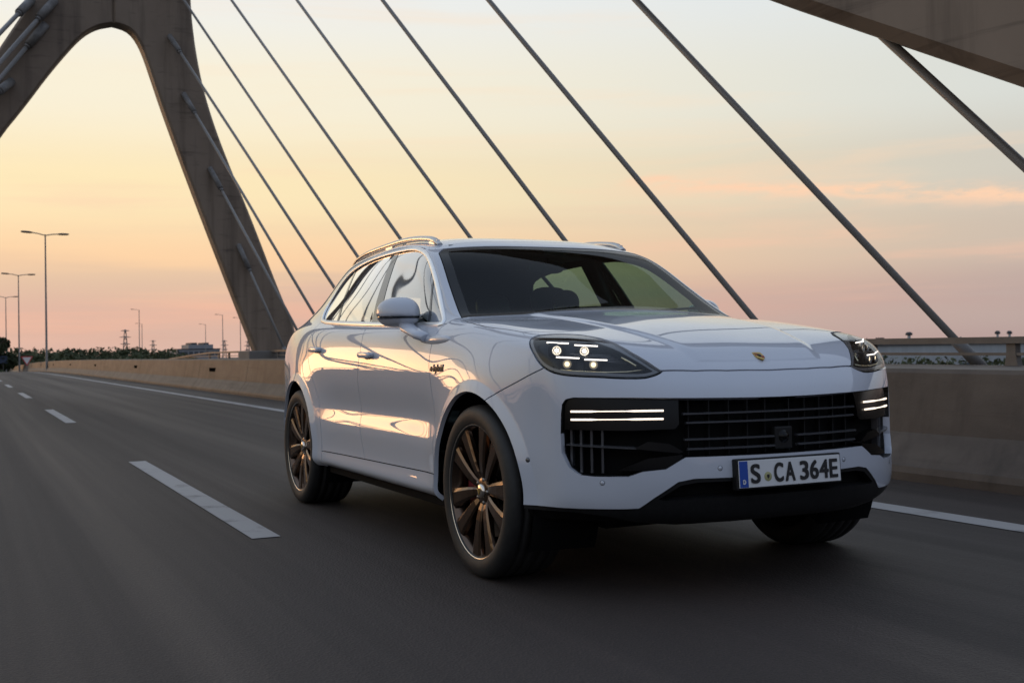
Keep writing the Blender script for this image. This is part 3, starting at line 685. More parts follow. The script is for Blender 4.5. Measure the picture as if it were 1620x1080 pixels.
# top sheet: stations front to back, each nine points (x, half width, z) from the belt / fender crest to the centre line
def row(x, pts):
    return [((x,)+p if len(p) == 2 else p) for p in pts]
TOP = [
 [(.575,.842,.945),(.625,.775,.952),(.66,.705,.951),(.695,.61,.948),(.722,.50,.942),(.742,.39,.938),(.757,.265,.936),(.765,.13,.935),(.768,0,.935)],
 [(.50,.868,.980),(.53,.81,.998),(.56,.735,1.003),(.595,.64,1.000),(.63,.53,.992),(.655,.42,.985),(.675,.285,.980),(.685,.14,.978),(.69,0,.978)],
 [(.41,.882,1.005),(.42,.835,1.030),(.445,.760,1.040),(.48,.66,1.038),(.52,.55,1.028),(.55,.43,1.018),(.575,.29,1.011),(.59,.145,1.009),(.595,0,1.009)],
 [(.20,.886,1.035),(.21,.83,1.066),(.23,.755,1.076),(.27,.66,1.076),(.31,.55,1.071),(.34,.43,1.067),(.36,.30,1.064),(.37,.15,1.064),(.375,0,1.064)],
 [(.0,.888,1.055),(.0,.83,1.092),(.02,.755,1.104),(.05,.66,1.106),(.08,.56,1.104),(.11,.45,1.103),(.13,.31,1.103),(.14,.15,1.105),(.145,0,1.106)],
 [(-.22,.886,1.080),(-.22,.835,1.115),(-.2,.765,1.127),(-.18,.68,1.130),(-.15,.58,1.131),(-.12,.45,1.133),(-.10,.31,1.136),(-.09,.15,1.139),(-.085,0,1.140)],
 [(-.42,.881,1.100),(-.43,.855,1.122),(-.44,.83,1.133),(-.45,.805,1.140),(-.455,.775,1.146),(-.43,.70,1.152),(-.35,.43,1.163),(-.31,.21,1.168),(-.30,0,1.170)],
 [(-.62,.876,1.116),(-.62,.858,1.136),(-.625,.843,1.153),(-.625,.826,1.173),(-.625,.806,1.190),(-.605,.768,1.203),(-.50,.47,1.222),(-.445,.23,1.228),(-.43,0,1.230)],
 [(-.87,.875,1.127),(-.87,.848,1.178),(-.875,.822,1.235),(-.88,.793,1.293),(-.88,.758,1.340),(-.855,.715,1.360),(-.76,.45,1.376),(-.72,.225,1.381),(-.71,0,1.382)],
 [(-1.12,.876,1.135),(-1.12,.843,1.212),(-1.125,.803,1.305),(-1.13,.757,1.405),(-1.13,.71,1.482),(-1.10,.660,1.512),(-1.03,.43,1.522),(-.995,.215,1.525),(-.985,0,1.526)],
 [(-1.42,.878,1.145),(-1.42,.84,1.240),(-1.42,.79,1.350),(-1.42,.732,1.465),(-1.42,.678,1.555),(-1.40,.60,1.597),(-1.36,.41,1.622),(-1.35,.21,1.630),(-1.35,0,1.632)],
 row(-1.78,[(.878,1.155),(.84,1.255),(.79,1.370),(.728,1.490),(.665,1.590),(.59,1.630),(.41,1.656),(.21,1.664),(0,1.666)]),
 row(-2.15,[(.875,1.170),(.835,1.265),(.783,1.375),(.722,1.490),(.66,1.585),(.585,1.627),(.41,1.655),(.21,1.664),(0,1.666)]),
 row(-2.50,[(.864,1.185),(.822,1.270),(.769,1.370),(.708,1.480),(.645,1.574),(.574,1.619),(.40,1.648),(.205,1.658),(0,1.660)]),
 row(-2.85,[(.842,1.200),(.797,1.270),(.745,1.352),(.685,1.453),(.626,1.545),(.556,1.594),(.39,1.626),(.20,1.637),(0,1.639)]),
 row(-3.15,[(.812,1.205),(.768,1.260),(.716,1.325),(.659,1.407),(.600,1.484),(.534,1.533),(.38,1.567),(.195,1.580),(0,1.583)]),
 [(-3.45,.775,1.195),(-3.45,.73,1.235),(-3.45,.68,1.285),(-3.45,.625,1.340),(-3.45,.57,1.395),(-3.46,.525,1.440),(-3.48,.37,1.478),(-3.49,.19,1.490),(-3.50,0,1.493)],
 [(-3.68,.745,1.165),(-3.69,.70,1.190),(-3.70,.665,1.215),(-3.71,.61,1.245),(-3.72,.555,1.280),(-3.74,.49,1.310),(-3.76,.34,1.340),(-3.78,.17,1.350),(-3.785,0,1.350)],
 [(-3.83,.70,1.10),(-3.86,.65,1.105),(-3.88,.60,1.11),(-3.895,.55,1.12),(-3.91,.49,1.13),(-3.925,.42,1.14),(-3.94,.29,1.15),(-3.95,.145,1.15),(-3.95,0,1.15)],
]
NS = len(TOP); NJ = 9; NV = 12
# side sheet rows 0..10 (row 11 is the belt, TOP[s][0])
KX = [-3.70,-3.45,-3.15,-2.85,-2.5,-2.15,-1.78,-1.42,-1.12,-.87,-.62,-.42,-.22,0,.2,.41,.50]
PLAN = [.850,.908,.950,.968,.974,.970,.966,.964,.963,.962,.960,.958,.960,.964,.955,.924,.893]
DO_DOOR = [-.045,-.004,-.013,-.012,-.010,-.030,-.012,0,-.004,-.024,-.060]
DO_FEND = [-.045,-.006,-.004,-.002,0,-.002,-.002,0,-.006,-.022,-.052]
ZR_DOOR = [.285,.325,.39,.48,.575,.66,.765,.87,.965,1.045,1.098]
ZR_FRNT = [.285,.33,.395,.47,.55,.64,.735,.825,.91,.975,1.022]
def side_col(s):
    x = TOP[s][0][0]
    p = float(spl(KX, PLAN, x))
    door = np.clip(min((x+2.45)/.35, (-.35-x)/.3), 0, 1); door = door*door*(3-2*door)
    fr = np.clip((x+.9)/1.2, 0, 1); fr = fr*fr*(3-2*fr)
    belt = TOP[s][0]
    col = []
    for v in range(11):
        d = DO_DOOR[v]*door+DO_FEND[v]*(1-door)
        z = ZR_DOOR[v]*(1-fr)+ZR_FRNT[v]*fr
        if v >= 8:   # shoulder: an arc from row 7 to the belt
            am = math.radians(78*(1-fr)+58*fr); an = am*(v-7)/4; z7 = col[7][2]
            w = belt[1]+(p-belt[1])*(math.cos(an)-math.cos(am))/(1-math.cos(am))
            col.append((x, w, z7+(belt[2]-z7)*math.sin(an)/math.sin(am)))
            continue
        col.append((x, p+d, z))
    return col
# front end: plan curves (x, half width) for the nine columns at several heights
WJ_LO = [.860,.795,.705,.595,.475,.360,.250,.125,0]
PLAN_F = [  # (corner z, centre z, half width scale, x of the nine columns)
 (.285,.265,.965,[.520,.585,.650,.705,.750,.782,.803,.815,.819]),
 (.325,.305,.985,[.565,.635,.703,.763,.810,.842,.864,.876,.880]),
 (.385,.370,1.000,[.588,.660,.728,.788,.836,.868,.890,.902,.906]),
 (.460,.450,1.002,[.592,.666,.735,.800,.850,.884,.907,.920,.924]),
 (.545,.535,1.002,[.590,.665,.735,.799,.849,.883,.906,.919,.923]),
 (.630,.615,1.003,[.588,.661,.729,.793,.845,.877,.900,.913,.917]),
 (.715,.695,1.004,[.586,.656,.722,.786,.839,.869,.890,.903,.907]),
 (.785,.765,1.004,[.583,.650,.713,.775,.827,.855,.875,.887,.891]),
 (.838,.822,1.002,[.579,.643,.702,.760,.808,.835,.853,.864,.868]),
 (.880,.866,.997,[.576,.636,.689,.741,.782,.806,.823,.832,.836]),
 (.915,.902,.988,[.576,.631,.677,.720,.754,.776,.791,.800,.803]),
]
CORNER_R = [(-3.78,.765,.32),(-3.82,.785,.37),(-3.85,.80,.44),(-3.86,.805,.52),(-3.865,.805,.60),(-3.865,.803,.68),(-3.865,.80,.77),(-3.86,.79,.86),(-3.85,.775,.94),(-3.845,.755,1.01),(-3.84,.73,1.06)]
CENTRE_R = [(-3.90,.34),(-3.96,.38),(-4.00,.45),(-4.01,.53),(-4.01,.61),(-4.01,.69),(-4.005,.77),(-4.00,.86),(-3.99,.95),(-3.975,1.03),(-3.96,1.10)]
FW = [1.0,.935,.86,.765,.65,.515,.355,.178,0]
def front_grid():
    g = []
    for zc, zm, sc_, xs in PLAN_F:
        g.append([(xs[j], WJ_LO[j]*sc_, zm+(zc-zm)*(WJ_LO[j]/.86)**2) for j in range(NJ)])
    for j in range(NJ):
        TOP[0][j] = tuple(.5*a+.25*(b+c) for a, b, c in zip(TOP[0][j], g[10][j], TOP[1][j]))
    g.append(TOP[0])
    return g
def cap_grid(corner, centre, toprow):
    g = []
    for v in range(11):
        c = corner[v]; m = centre[v]; r = []
        for j in range(NJ):
            t = FW[j]
            gx = .5*t**4+.5*t**10
            r.append((m[0]+(c[0]-m[0])*gx, c[1]*t, m[1]+(c[2]-m[1])*t*t))
        g.append(r)
    g.append(toprow)
    return g

def cage():
    V = []; idx = {}; F = []
    def vid(key, p):
        if key not in idx:
            idx[key] = len(V); V.append(p)
        return idx[key]
    fg = front_grid(); rg = cap_grid(CORNER_R, CENTRE_R, TOP[-1])
    sc = [None]+[side_col(s) for s in range(1, NS-1)]+[None]
    # unique ids: top (s,j) ; side (s,v) with v==11 -> top(s,0), s==0 -> front (v,0) ; front (v,j)
    def top(s, j): return vid(('t', s, j), TOP[s][j])
    def front(v, j): return top(0, j) if v == 11 else vid(('f', v, j), fg[v][j])
    def rear(v, j): return top(NS-1, j) if v == 11 else vid(('r', v, j), rg[v][j])
    def side(s, v):
        if v == 11: return top(s, 0)
        if s == 0: return front(v, 0)
        if s == NS-1: return rear(v, 0)
        return vid(('s', s, v), sc[s][v])
    for s in range(NS-1):
        for j in range(NJ-1): F.append((top(s, j), top(s, j+1), top(s+1, j+1), top(s+1, j)))
        for v in range(11): F.append((side(s, v), side(s, v+1), side(s+1, v+1), side(s+1, v)))
    for v in range(11):
        for j in range(NJ-1):
            F.append((front(v, j), front(v, j+1), front(v+1, j+1), front(v+1, j)))
            F.append((rear(v, j+1), rear(v, j), rear(v+1, j), rear(v+1, j+1)))
    return np.array(V, float), F, idx

def smooth01(t):
    t = np.clip(t, 0, 1); return t*t*(3-2*t)
WHEELS = (0.0, -2.895); WZ = .375
ARCH_R = .437; LIP_R = .487
def flare(P):
    """wheel-arch flares: broad swelling plus a chamfered lip"""
    P = P.copy()
    side = smooth01((P[:, 1]-.80)/.08)*smooth01((1.06-P[:, 2])/.14)
    for i, cx in enumerate(WHEELS):
        r = np.hypot(P[:, 0]-cx, P[:, 2]-WZ)
        broad = np.exp(-((r-.44)/.13)**2)*(.014 if i == 0 else .012)
        lip = .017*np.clip((LIP_R-r)/.05, 0, 1.15)
        lip = np.where(r < LIP_R, lip, 0)
        P[:, 1] += (broad+lip)*side
    return P

def hood_dome(P):
    P = P.copy()
    wl = np.interp(P[:, 0], [-.4, .3, .78], [.50, .42, .30])
    on = smooth01((P[:, 0]+.42)/.1)*smooth01((.80-P[:, 0])/.12)*(P[:, 2] > .93)
    P[:, 2] += .011*smooth01((wl-P[:, 1])/.05+.5)*on
    return P

def base_mesh(level=4, iters=3):
    """dense half body (y = +half width): vertices, quads, normals"""
    V, F, idx = cage()
    # mirrored so that the surface is smooth across the centre plane
    n = len(V); mir = np.full(n, -1)
    V2 = list(V); cen = V[:, 1] < 1e-6
    for i in range(n):
        if cen[i]: mir[i] = i
        else:
            mir[i] = len(V2); V2.append(V[i]*np.array([1, -1, 1]))
    F2 = list(F)+[tuple(mir[k] for k in reversed(f)) for f in F]
    V2 = np.array(V2); T = V2.copy(); Pc = V2.copy()
    me = bpy.data.meshes.new('cage'); me.from_pydata(Pc.tolist(), [], F2); me.update()
    ob = bpy.data.objects.new('cage', me); bpy.context.scene.collection.objects.link(ob)
    md = ob.modifiers.new('s', 'SUBSURF'); md.levels = 2; md.render_levels = 2; md.subdivision_type = 'CATMULL_CLARK'
    md.boundary_smooth = 'ALL'
    def ev(lv):
        md.levels = lv
        ob.data.update(); dg = bpy.context.evaluated_depsgraph_get(); dg.update()
        e = ob.evaluated_get(dg); m = e.to_mesh()
        co = np.empty(len(m.vertices)*3); m.vertices.foreach_get('co', co)
        fi = np.empty(len(m.polygons)*4, int); m.polygons.foreach_get('vertices', fi)
        e.to_mesh_clear()
        return co.reshape(-1, 3), fi.reshape(-1, 4)
    for it in range(iters):
        co, _ = ev(2)
        Pc = Pc+.8*(T-co[:len(T)])
        ob.data.vertices.foreach_set('co', Pc.ravel())
    co, fi = ev(level)
    bpy.data.objects.remove(ob); bpy.data.meshes.remove(me)
    keep = (co[fi][:, :, 1] > -1e-6).all(1)
    fi = fi[keep]; u, inv = np.unique(fi, return_inverse=True)
    co = co[u]; fi = inv.reshape(-1, 4)
    co[np.abs(co[:, 1]) < 1e-6, 1] = 0
    return co, fi

def vnormals(co, tri):
    N = np.zeros_like(co)
    a, b, c = co[tri[:, 0]], co[tri[:, 1]], co[tri[:, 2]]
    n = np.cross(b-a, c-a)
    for k in range(3): np.add.at(N, tri[:, k], n)
    return N/np.maximum(np.linalg.norm(N, axis=1, keepdims=True), 1e-12)
# ---------------------------------------------------------------- the car: panels cut from the base surface
def sdf_poly(poly, P2):
    """signed distance to a closed polygon, negative inside"""
    poly = np.asarray(poly, float); n = len(poly); d2 = np.full(len(P2), 1e9); ins = np.zeros(len(P2), bool)
    for i in range(n):
        a = poly[i]; b = poly[(i+1) % n]; e = b-a; w = P2-a
        t = np.clip((w@e)/max(e@e, 1e-12), 0, 1); q = w-t[:, None]*e
        d2 = np.minimum(d2, (q*q).sum(1))
        c = (a[1] > P2[:, 1]) != (b[1] > P2[:, 1])
        with np.errstate(divide='ignore', invalid='ignore'):
            xi = a[0]+(P2[:, 1]-a[1])/(b[1]-a[1])*(b[0]-a[0])
        ins ^= c & (P2[:, 0] < xi)
    d = np.sqrt(d2); return np.where(ins, -d, d)
def chaikin(p, k=2, closed=True):
    p = np.asarray(p, float)
    for _ in range(k):
        q = np.roll(p, -1, 0) if closed else p[1:]
        r = p if closed else p[:-1]
        n = np.stack([.75*r+.25*q, .25*r+.75*q], 1).reshape(-1, p.shape[1])
        p = n if closed else np.vstack([p[:1], n, p[-1:]])
    return p
R2 = math.sqrt(.5)
BCO, BFI = base_mesh(4); BCO = hood_dome(flare(BCO))
BTRI = np.vstack([BFI[:, [0, 1, 2]], BFI[:, [0, 2, 3]]])
BNR = vnormals(BCO, BTRI)
# make sure normals point outwards, and lie in the centre plane on the centre line
if (BNR[:, 2][BCO[:, 2] > 1.6]).mean() < 0: BTRI = BTRI[:, ::-1]; BNR = -BNR
BNR[BCO[:, 1] < 1e-5, 1] = 0; BNR /= np.linalg.norm(BNR, axis=1, keepdims=True)
X, W, Z = BCO.T
XZ = BCO[:, [0, 2]]; XW = BCO[:, [0, 1]]; WZ2 = BCO[:, [1, 2]]; DZ = np.stack([(W-X)*R2, Z], 1)
BBV = BVHTree.FromPolygons(BCO.tolist(), BTRI.tolist())
def on_side(x, z):
    """point and normal of the flank at (x, z)"""
    h = BBV.ray_cast(Vector((x, 3, z)), Vector((0, -1, 0)))
    return h[0], h[1] if h[1].y > 0 else -h[1]
def on_front(w, z):
    h = BBV.ray_cast(Vector((3, w, z)), Vector((-1, 0, 0))); return h[0], h[1] if h[1].x > 0 else -h[1]
def on_diag(u, z):
    """u = (w - x)/sqrt2; looking along the diagonal at the front corner"""
    o = Vector((2.5-u*R2, 2.5+u*R2, z)); h = BBV.ray_cast(o, Vector((-R2, -R2, 0)))
    n = h[1] if h[1].dot(Vector((R2, R2, 0))) > 0 else -h[1]
    return h[0], n
def diag(pts): return [((w-x)*R2, z) for x, w, z in pts]

G = {}      # scalar fields, negative inside
HL3 = [(.372,.876,1.018),(.345,.852,1.039),(.350,.812,1.050),(.38,.745,1.054),(.43,.665,1.050),(.505,.615,1.033),(.609,.585,.999),(.663,.562,.970),(.702,.536,.944),(.739,.507,.914),(.762,.483,.896),(.764,.505,.884),(.761,.53,.876),(.753,.57,.868),(.715,.654,.870),(.68,.719,.876),(.627,.803,.881),(.576,.855,.890),(.524,.878,.908),(.482,.890,.935),(.431,.892,.981)]
G['head'] = np.maximum(sdf_poly(chaikin(diag(HL3), 1), DZ), .30-X)
DLO = [(-2.70,1.196),(-2.775,1.235),(-2.80,1.275),(-2.795,1.33),(-2.755,1.42),(-2.69,1.48),(-2.573,1.530),(-2.334,1.560),(-2.112,1.572),(-1.814,1.578),(-1.564,1.577),(-1.452,1.570),(-1.361,1.556),(-1.257,1.532),(-1.165,1.499),(-1.078,1.454),(-.964,1.383),(-.853,1.306),(-.735,1.225),(-.62,1.150),(-.572,1.121),(-.60,1.119),(-.9,1.127),(-1.276,1.138),(-1.693,1.152),(-2.139,1.170)]
DLO = chaikin(DLO, 1)
G['dlo'] = np.maximum(sdf_poly(DLO, XZ), .5-W)
def strip_poly(a, b, c, d): return [a, b, c, d]
G['quarter'] = sdf_poly([(-.99,1.40),(-.735,1.10),(-.3,1.05),(-.5,1.3)], XZ)                 # small front triangle
G['fpane'] = sdf_poly([(-1.015,1.42),(-.765,1.10),(-1.485,1.10),(-1.72,1.60),(-1.4,1.62)], XZ)
G['rpane'] = sdf_poly([(-1.80,1.62),(-1.625,1.10),(-2.255,1.10),(-2.545,1.60)], XZ)
G['qpane'] = sdf_poly([(-2.585,1.60),(-2.295,1.10),(-3.0,1.10),(-3.0,1.6)], XZ)
WS = [(-.30-.31*w*w, w) for w in np.linspace(-.3, .80, 16)]+[(-.839,.727),(-1.125,.662)]+[(-1.085-.10*(w/.65)**2, w) for w in np.linspace(.615, -.3, 10)]
WSP = np.array(WS)
G['ws'] = np.maximum(sdf_poly(WSP, XW), np.maximum(X+.25, 1.10-Z))
G['wsin'] = G['ws']+.048
HOOD = [(.815,-.02),(.813,.053),(.805,.205),(.787,.345),(.757,.490),(.739,.507),(.702,.536),(.663,.562),(.609,.585),(.505,.615),(.43,.665),(.38,.745),(.350,.812),(.29,.827),(.163,.833),(.061,.838),(-.019,.845),(-.125,.850),(-.238,.846),(-.34,.838),(-.46,.812)]+[(-.285-.31*w*w, w) for w in np.linspace(.74, -.02, 8)]
G['hood'] = np.maximum(sdf_poly(HOOD, XW), .872-Z)
G['bump'] = sdf_poly([(.05,.70),(.18,.785),(.231,.809),(.378,.861),(.496,.908),(.62,.965),(1.3,1.3),(1.3,0),(.05,0)], XZ)
FD = [(-.49,.0),(-.49,.5),(-.505,.72),(-.53,.87),(-.549,.928),(-.559,1.016),(-.555,1.067),(-.56,1.105),(-.52,1.137),(-.47,1.16),(-.40,1.3)]
G['fend'] = sdf_poly(FD+[(2,1.3),(2,0)], XZ)        # ahead of the front door gap
BD = [(-1.53,.0),(-1.53,.33),(-1.585,.45),(-1.64,.62),(-1.645,.72),(-1.63,.83),(-1.612,.926),(-1.605,1.0),(-1.615,1.06),(-1.66,1.15),(-1.68,1.3)]
G['bd'] = sdf_poly(BD+[(2,1.3),(2,0)], XZ)          # ahead of the gap between the doors
RD = [(-2.34,.0),(-2.34,.42),(-2.35,.55),(-2.40,.70),(-2.49,.82),(-2.60,.92),(-2.68,1.02),(-2.71,1.12),(-2.72,1.20),(-2.72,1.3)]
G['rd'] = sdf_poly(RD+[(2,1.3),(2,0)], XZ)
G['sillz'] = Z-(.395+.012*(X+1.4))                  # above (+) or below (-) the door bottom
G['low'] = Z-.298
G['arch0'] = np.where(W > .55, np.hypot(X-WHEELS[0], Z-WZ)-ARCH_R, 1.0)
G['arch1'] = np.where(W > .55, np.hypot(X-WHEELS[1], Z-WZ)-ARCH_R, 1.0)
GR3 = [(.597,.857,.66),(.598,.855,.73),(.601,.851,.772),(.611,.841,.792),(.632,.819,.799),(.757,.624,.796),(.844,.387,.790),(.881,.125,.786),(.884,.0,.785),(.90,-.30,.785),
       (.90,-.30,.560),(.91,.0,.560),(.904,.255,.561),(.858,.447,.561),(.851,.468,.549),(.831,.520,.517),(.791,.60,.509),(.77,.652,.490),(.694,.763,.491),(.655,.808,.497),(.625,.838,.525),(.600,.855,.580)]
G['grille'] = np.maximum(sdf_poly(diag(GR3), DZ), .5-X)
VAL = [(-.1,.475),(.0,.475),(.256,.477),(.415,.478),(.478,.467),(.565,.405),(.612,.366),(.66,.364),(.80,.364),(.90,.366),(1.1,.367),(1.1,.1),(-.1,.1)]
G['val'] = np.maximum(sdf_poly(VAL, WZ2), .30-X)
G['valcut'] = np.interp(W, [0,.30,.45,.60,.72,.82,.95], [.296,.292,.288,.302,.332,.346,.349])-Z
G['valin'] = np.maximum(sdf_poly([(-.1,.462),(.40,.462),(.465,.452),(.548,.398),(.52,.392),(.30,.398),(-.1,.40)], WZ2), .5-X)
G['rear'] = sdf_poly([(-3.30,0),(-3.30,.60),(-3.42,.70),(-3.6,.74),(-3.75,.80),(-3.83,.86),(-5,.86),(-5,0)], XZ)
G['rval'] = np.maximum(Z-.46, X+3.2)
G['tail'] = np.maximum(np.maximum(sdf_poly([(-3.58,.97),(-3.62,1.055),(-5,1.075),(-5,.985)], XZ), -1-X*0), X+3.5)
G['rwin'] = np.maximum(sdf_poly([(-.1,1.19),(.50,1.19),(.56,1.215),(.50,1.36),(.40,1.435),(-.1,1.45)], WZ2), X+3.4)
G['belt'] = Z-np.interp(X, [-3,-2.70,-2.139,-1.693,-1.276,-.9,-.60,-.5], [1.205,1.196,1.170,1.152,1.138,1.127,1.119,1.118])-.003
G['dsz'] = np.maximum(np.maximum(-G['fend'], G['rd']), G['belt'])
FK = list(G); FIELDS = np.stack([G[k] for k in FK], 1)
A0 = np.hstack([BCO, BNR, FIELDS])
def clip(A, tri, k, sign, gap):
    """keep sign*field + gap < 0"""
    s = sign*A[:, 6+FK.index(k)]+gap
    s = np.where(np.abs(s) < 1e-6, 1e-6, s)
    inn = s < 0; c = inn[tri].sum(1)
    out = [tri[c == 3]]; A_new = [A]; nb = len(A)
    mixed = tri[(c == 1) | (c == 2)]
    if len(mixed):
        mi = inn[mixed]; one = mi.sum(1) == 1
        odd = np.where(one, mi.argmax(1), (~mi).argmax(1))
        rol = np.take_along_axis(mixed, (odd[:, None]+np.arange(3)) % 3, 1)
        e = np.vstack([rol[:, [0, 1]], rol[:, [0, 2]]]); es = np.sort(e, 1)
        u, inv = np.unique(es, axis=0, return_inverse=True); inv = inv.ravel()
        sa, sb = s[u[:, 0]], s[u[:, 1]]; t = (sa/(sa-sb))[:, None]
        An = A[u[:, 0]]*(1-t)+A[u[:, 1]]*t
        A_new.append(An); p = nb+inv[:len(rol)]; q = nb+inv[len(rol):]
        o = one; out.append(np.stack([rol[o, 0], p[o], q[o]], 1))
        o = ~one; out.append(np.stack([p[o], rol[o, 1], rol[o, 2]], 1)); out.append(np.stack([p[o], rol[o, 2], q[o]], 1))
    A = np.vstack(A_new); tri = np.vstack(out)
    u, inv = np.unique(tri, return_inverse=True)
    return A[u], inv.reshape(-1, 3)
def cut(*clips):
    A, tri = A0, BTRI
    for k, sign, gap in clips: A, tri = clip(A, tri, k, sign, gap)
    return A, tri
def panel_arrays(A, tri, offset=0.0, flange=.012, full=False, side=-1):
    co = A[:, :3].copy(); nr = A[:, 3:6]/np.linalg.norm(A[:, 3:6], axis=1, keepdims=True)
    # boundary
    e = np.vstack([tri[:, [0, 1]], tri[:, [1, 2]], tri[:, [2, 0]]]); es = np.sort(e, 1)
    u, first, cnt = np.unique(es, axis=0, return_index=True, return_counts=True)
    be = e[first[cnt == 1]]
    cen = (np.abs(co[be[:, 0], 1]) < 1e-5) & (np.abs(co[be[:, 1], 1]) < 1e-5)
    be = be[~cen]
    co = co+nr*offset
    V = [co]; N = [nr]; F = [tri]
    if flange > 0 and len(be):
        b0 = len(co); m = len(be)
        a, b = be[:, 0], be[:, 1]
        fn = np.cross(co[b]-co[a], nr[a]); fn /= np.maximum(np.linalg.norm(fn, axis=1, keepdims=True), 1e-9)
        V += [co[a], co[b], co[b]-nr[b]*flange, co[a]-nr[a]*flange]; N += [fn]*4
        i = np.arange(m)
        F += [np.stack([b0+i+m, b0+i, b0+i+3*m], 1), np.stack([b0+i+m, b0+i+3*m, b0+i+2*m], 1)]
    co = np.vstack(V); nr = np.vstack(N); tri = np.vstack(F)
    if full:
        n = len(co); co = np.vstack([co, co*[1, -1, 1]]); nr = np.vstack([nr, nr*[1, -1, 1]]); tri = np.vstack([tri, tri[:, ::-1]+n])
    elif side < 0:
        co = co*[1, -1, 1]; nr = nr*[1, -1, 1]; tri = tri[:, ::-1]
    return co, nr, tri
def panel(name, clips, material, parent, offset=0.0, flange=.012, full=False, sides=(-1, 1)):
    A, tri = cut(*clips)
    out = []
    for sd in ((0,) if full else sides):
        co, nr, t = panel_arrays(A, tri, offset, flange, full, sd)
        out.append(link(name, raw_mesh(name, co, t, True, nr), parent if not isinstance(parent, dict) else parent[sd], material))
    return out[0] if full else dict(zip(sides, out))

car = empty('suv_car', (0, 0, 0))
tag(car, 'white luxury SUV driving towards the camera with its headlights on', 'car')
g = .0027
ARCHC = [('arch0', -1, 0), ('arch1', -1, 0)]
hood = panel('hood', [('hood', 1, g), ('ws', -1, g)], M['paint'], car, full=True)
bumper = panel('front_bumper', [('bump', 1, g), ('hood', -1, g), ('head', -1, g), ('grille', -1, 0), ('val', -1, 0), ('arch0', -1, 0)], M['paint'], car, full=True, flange=.03)
panel('front_fender', [('fend', 1, g), ('bump', -1, g), ('hood', -1, g), ('head', -1, g), ('ws', -1, g), ('arch0', -1, 0)], M['paint'], car, flange=.02)
fdoor = panel('front_door', [('fend', -1, g), ('bd', 1, g), ('belt', 1, 0), ('sillz', -1, g), ('arch0', -1, 0)], M['paint'], car)
rdoor = panel('rear_door', [('bd', -1, g), ('rd', 1, g), ('belt', 1, 0), ('sillz', -1, g), ('arch1', -1, 0)], M['paint'], car)
panel('side_sill', [('fend', -1, g), ('rd', 1, g), ('sillz', 1, g), ('low', -1, 0)]+ARCHC, M['paint'], car)
panel('sill_skirt', [('fend', -1, -.04), ('rd', 1, -.04), ('low', 1, 0)]+ARCHC, M['black_plastic'], car, offset=-.004)
shell = panel('body_shell', [('fend', -1, g), ('dsz', -1, g), ('dlo', -1, 0), ('ws', -1, g), ('hood', -1, g), ('rear', -1, g), ('tail', -1, g), ('rwin', -1, g)]+ARCHC, M['paint'], car, full=True, flange=.018)
rbump = panel('rear_bumper', [('rear', 1, g), ('rval', -1, 0), ('arch1', -1, 0)], M['paint'], car, full=True, flange=.02)
panel('rear_diffuser', [('rear', 1, 0), ('rval', 1, 0), ('arch1', -1, 0)], M['black_plastic'], car, full=True, offset=-.006)
panel('tail_light', [('tail', 1, g)], M['tail'], car, full=True, offset=-.001)
panel('rear_window', [('rwin', 1, g)], M['glass_rear'], car, full=True, offset=-.002)
panel('front_valance', [('val', 1, .001), ('valin', -1, 0), ('valcut', 1, 0), ('arch0', -1, 0)], M['black_plastic'], car, full=True, offset=-.004, flange=.05)
panel('lower_intake', [('valin', 1, 0)], M['liner'], car, full=True, offset=-.055, flange=0)
# glazing
ws = panel('windshield', [('wsin', 1, 0)], M['windshield'], car, full=True, offset=-.003, flange=0)
panel('windshield_border', [('ws', 1, g), ('wsin', -1, 0)], M['black_matte'], car, full=True, offset=-.003, flange=.008)
for nm, k, pr in (('front_quarter_glass', 'quarter', fdoor), ('front_window', 'fpane', fdoor), ('rear_window_pane', 'rpane', rdoor), ('rear_quarter_glass', 'qpane', {-1: shell, 1: shell})):
    panel(nm, [('dlo', 1, .006), (k, 1, 0)], M['glass'], pr, offset=-.005, flange=0)
panel('window_pillar', [('dlo', 1, 0), ('quarter', -1, 0), ('fpane', -1, 0), ('rpane', -1, 0), ('qpane', -1, 0)], M['black_gloss'], car, offset=-.003, flange=.01)
# dark inner shell behind the gaps, with the windows left open
panel('inner_shell', [('dlo', -1, -.030), ('ws', -1, -.02), ('head', -1, .004), ('grille', -1, .004), ('valin', -1, .004), ('rwin', -1, -.01)]+ARCHC, M['liner'], car, full=True, offset=-.030, flange=0)

def surf_strip(path, width, height, closed=False):
    """raised strip along a list of (point, normal), flat-topped with bevelled shoulders"""
    n = len(path); vs = []; fs = []
    prof = [(-.5, -.3), (-.5, .55), (-.36, 1), (.36, 1), (.5, .55), (.5, -.3)]; m = len(prof)
    for i, (p, nr) in enumerate(path):
        a = path[(i-1) % n if closed else max(i-1, 0)][0]; b = path[(i+1) % n if closed else min(i+1, n-1)][0]
        t = (b-a).normalized(); c = nr.cross(t).normalized()
        for u, h in prof: vs.append(p+c*u*width+nr*h*height)
    r = n if closed else n-1
    for i in range(r):
        for j in range(m-1): fs.append((i*m+j, i*m+j+1, ((i+1) % n)*m+j+1, ((i+1) % n)*m+j))
    return vs, fs
def resample(p, d, closed=True):
    p = np.asarray(p, float); q = np.vstack([p, p[:1]]) if closed else p
    s_ = np.concatenate([[0], np.cumsum(np.linalg.norm(np.diff(q, axis=0), axis=1))]); n = max(int(s_[-1]/d), 2)
    t = np.linspace(0, s_[-1], n, endpoint=not closed)
    return np.stack([np.interp(t, s_, q[:, k]) for k in range(q.shape[1])], 1)
dpath = [on_side(x, z) for x, z in resample(DLO, .03)]
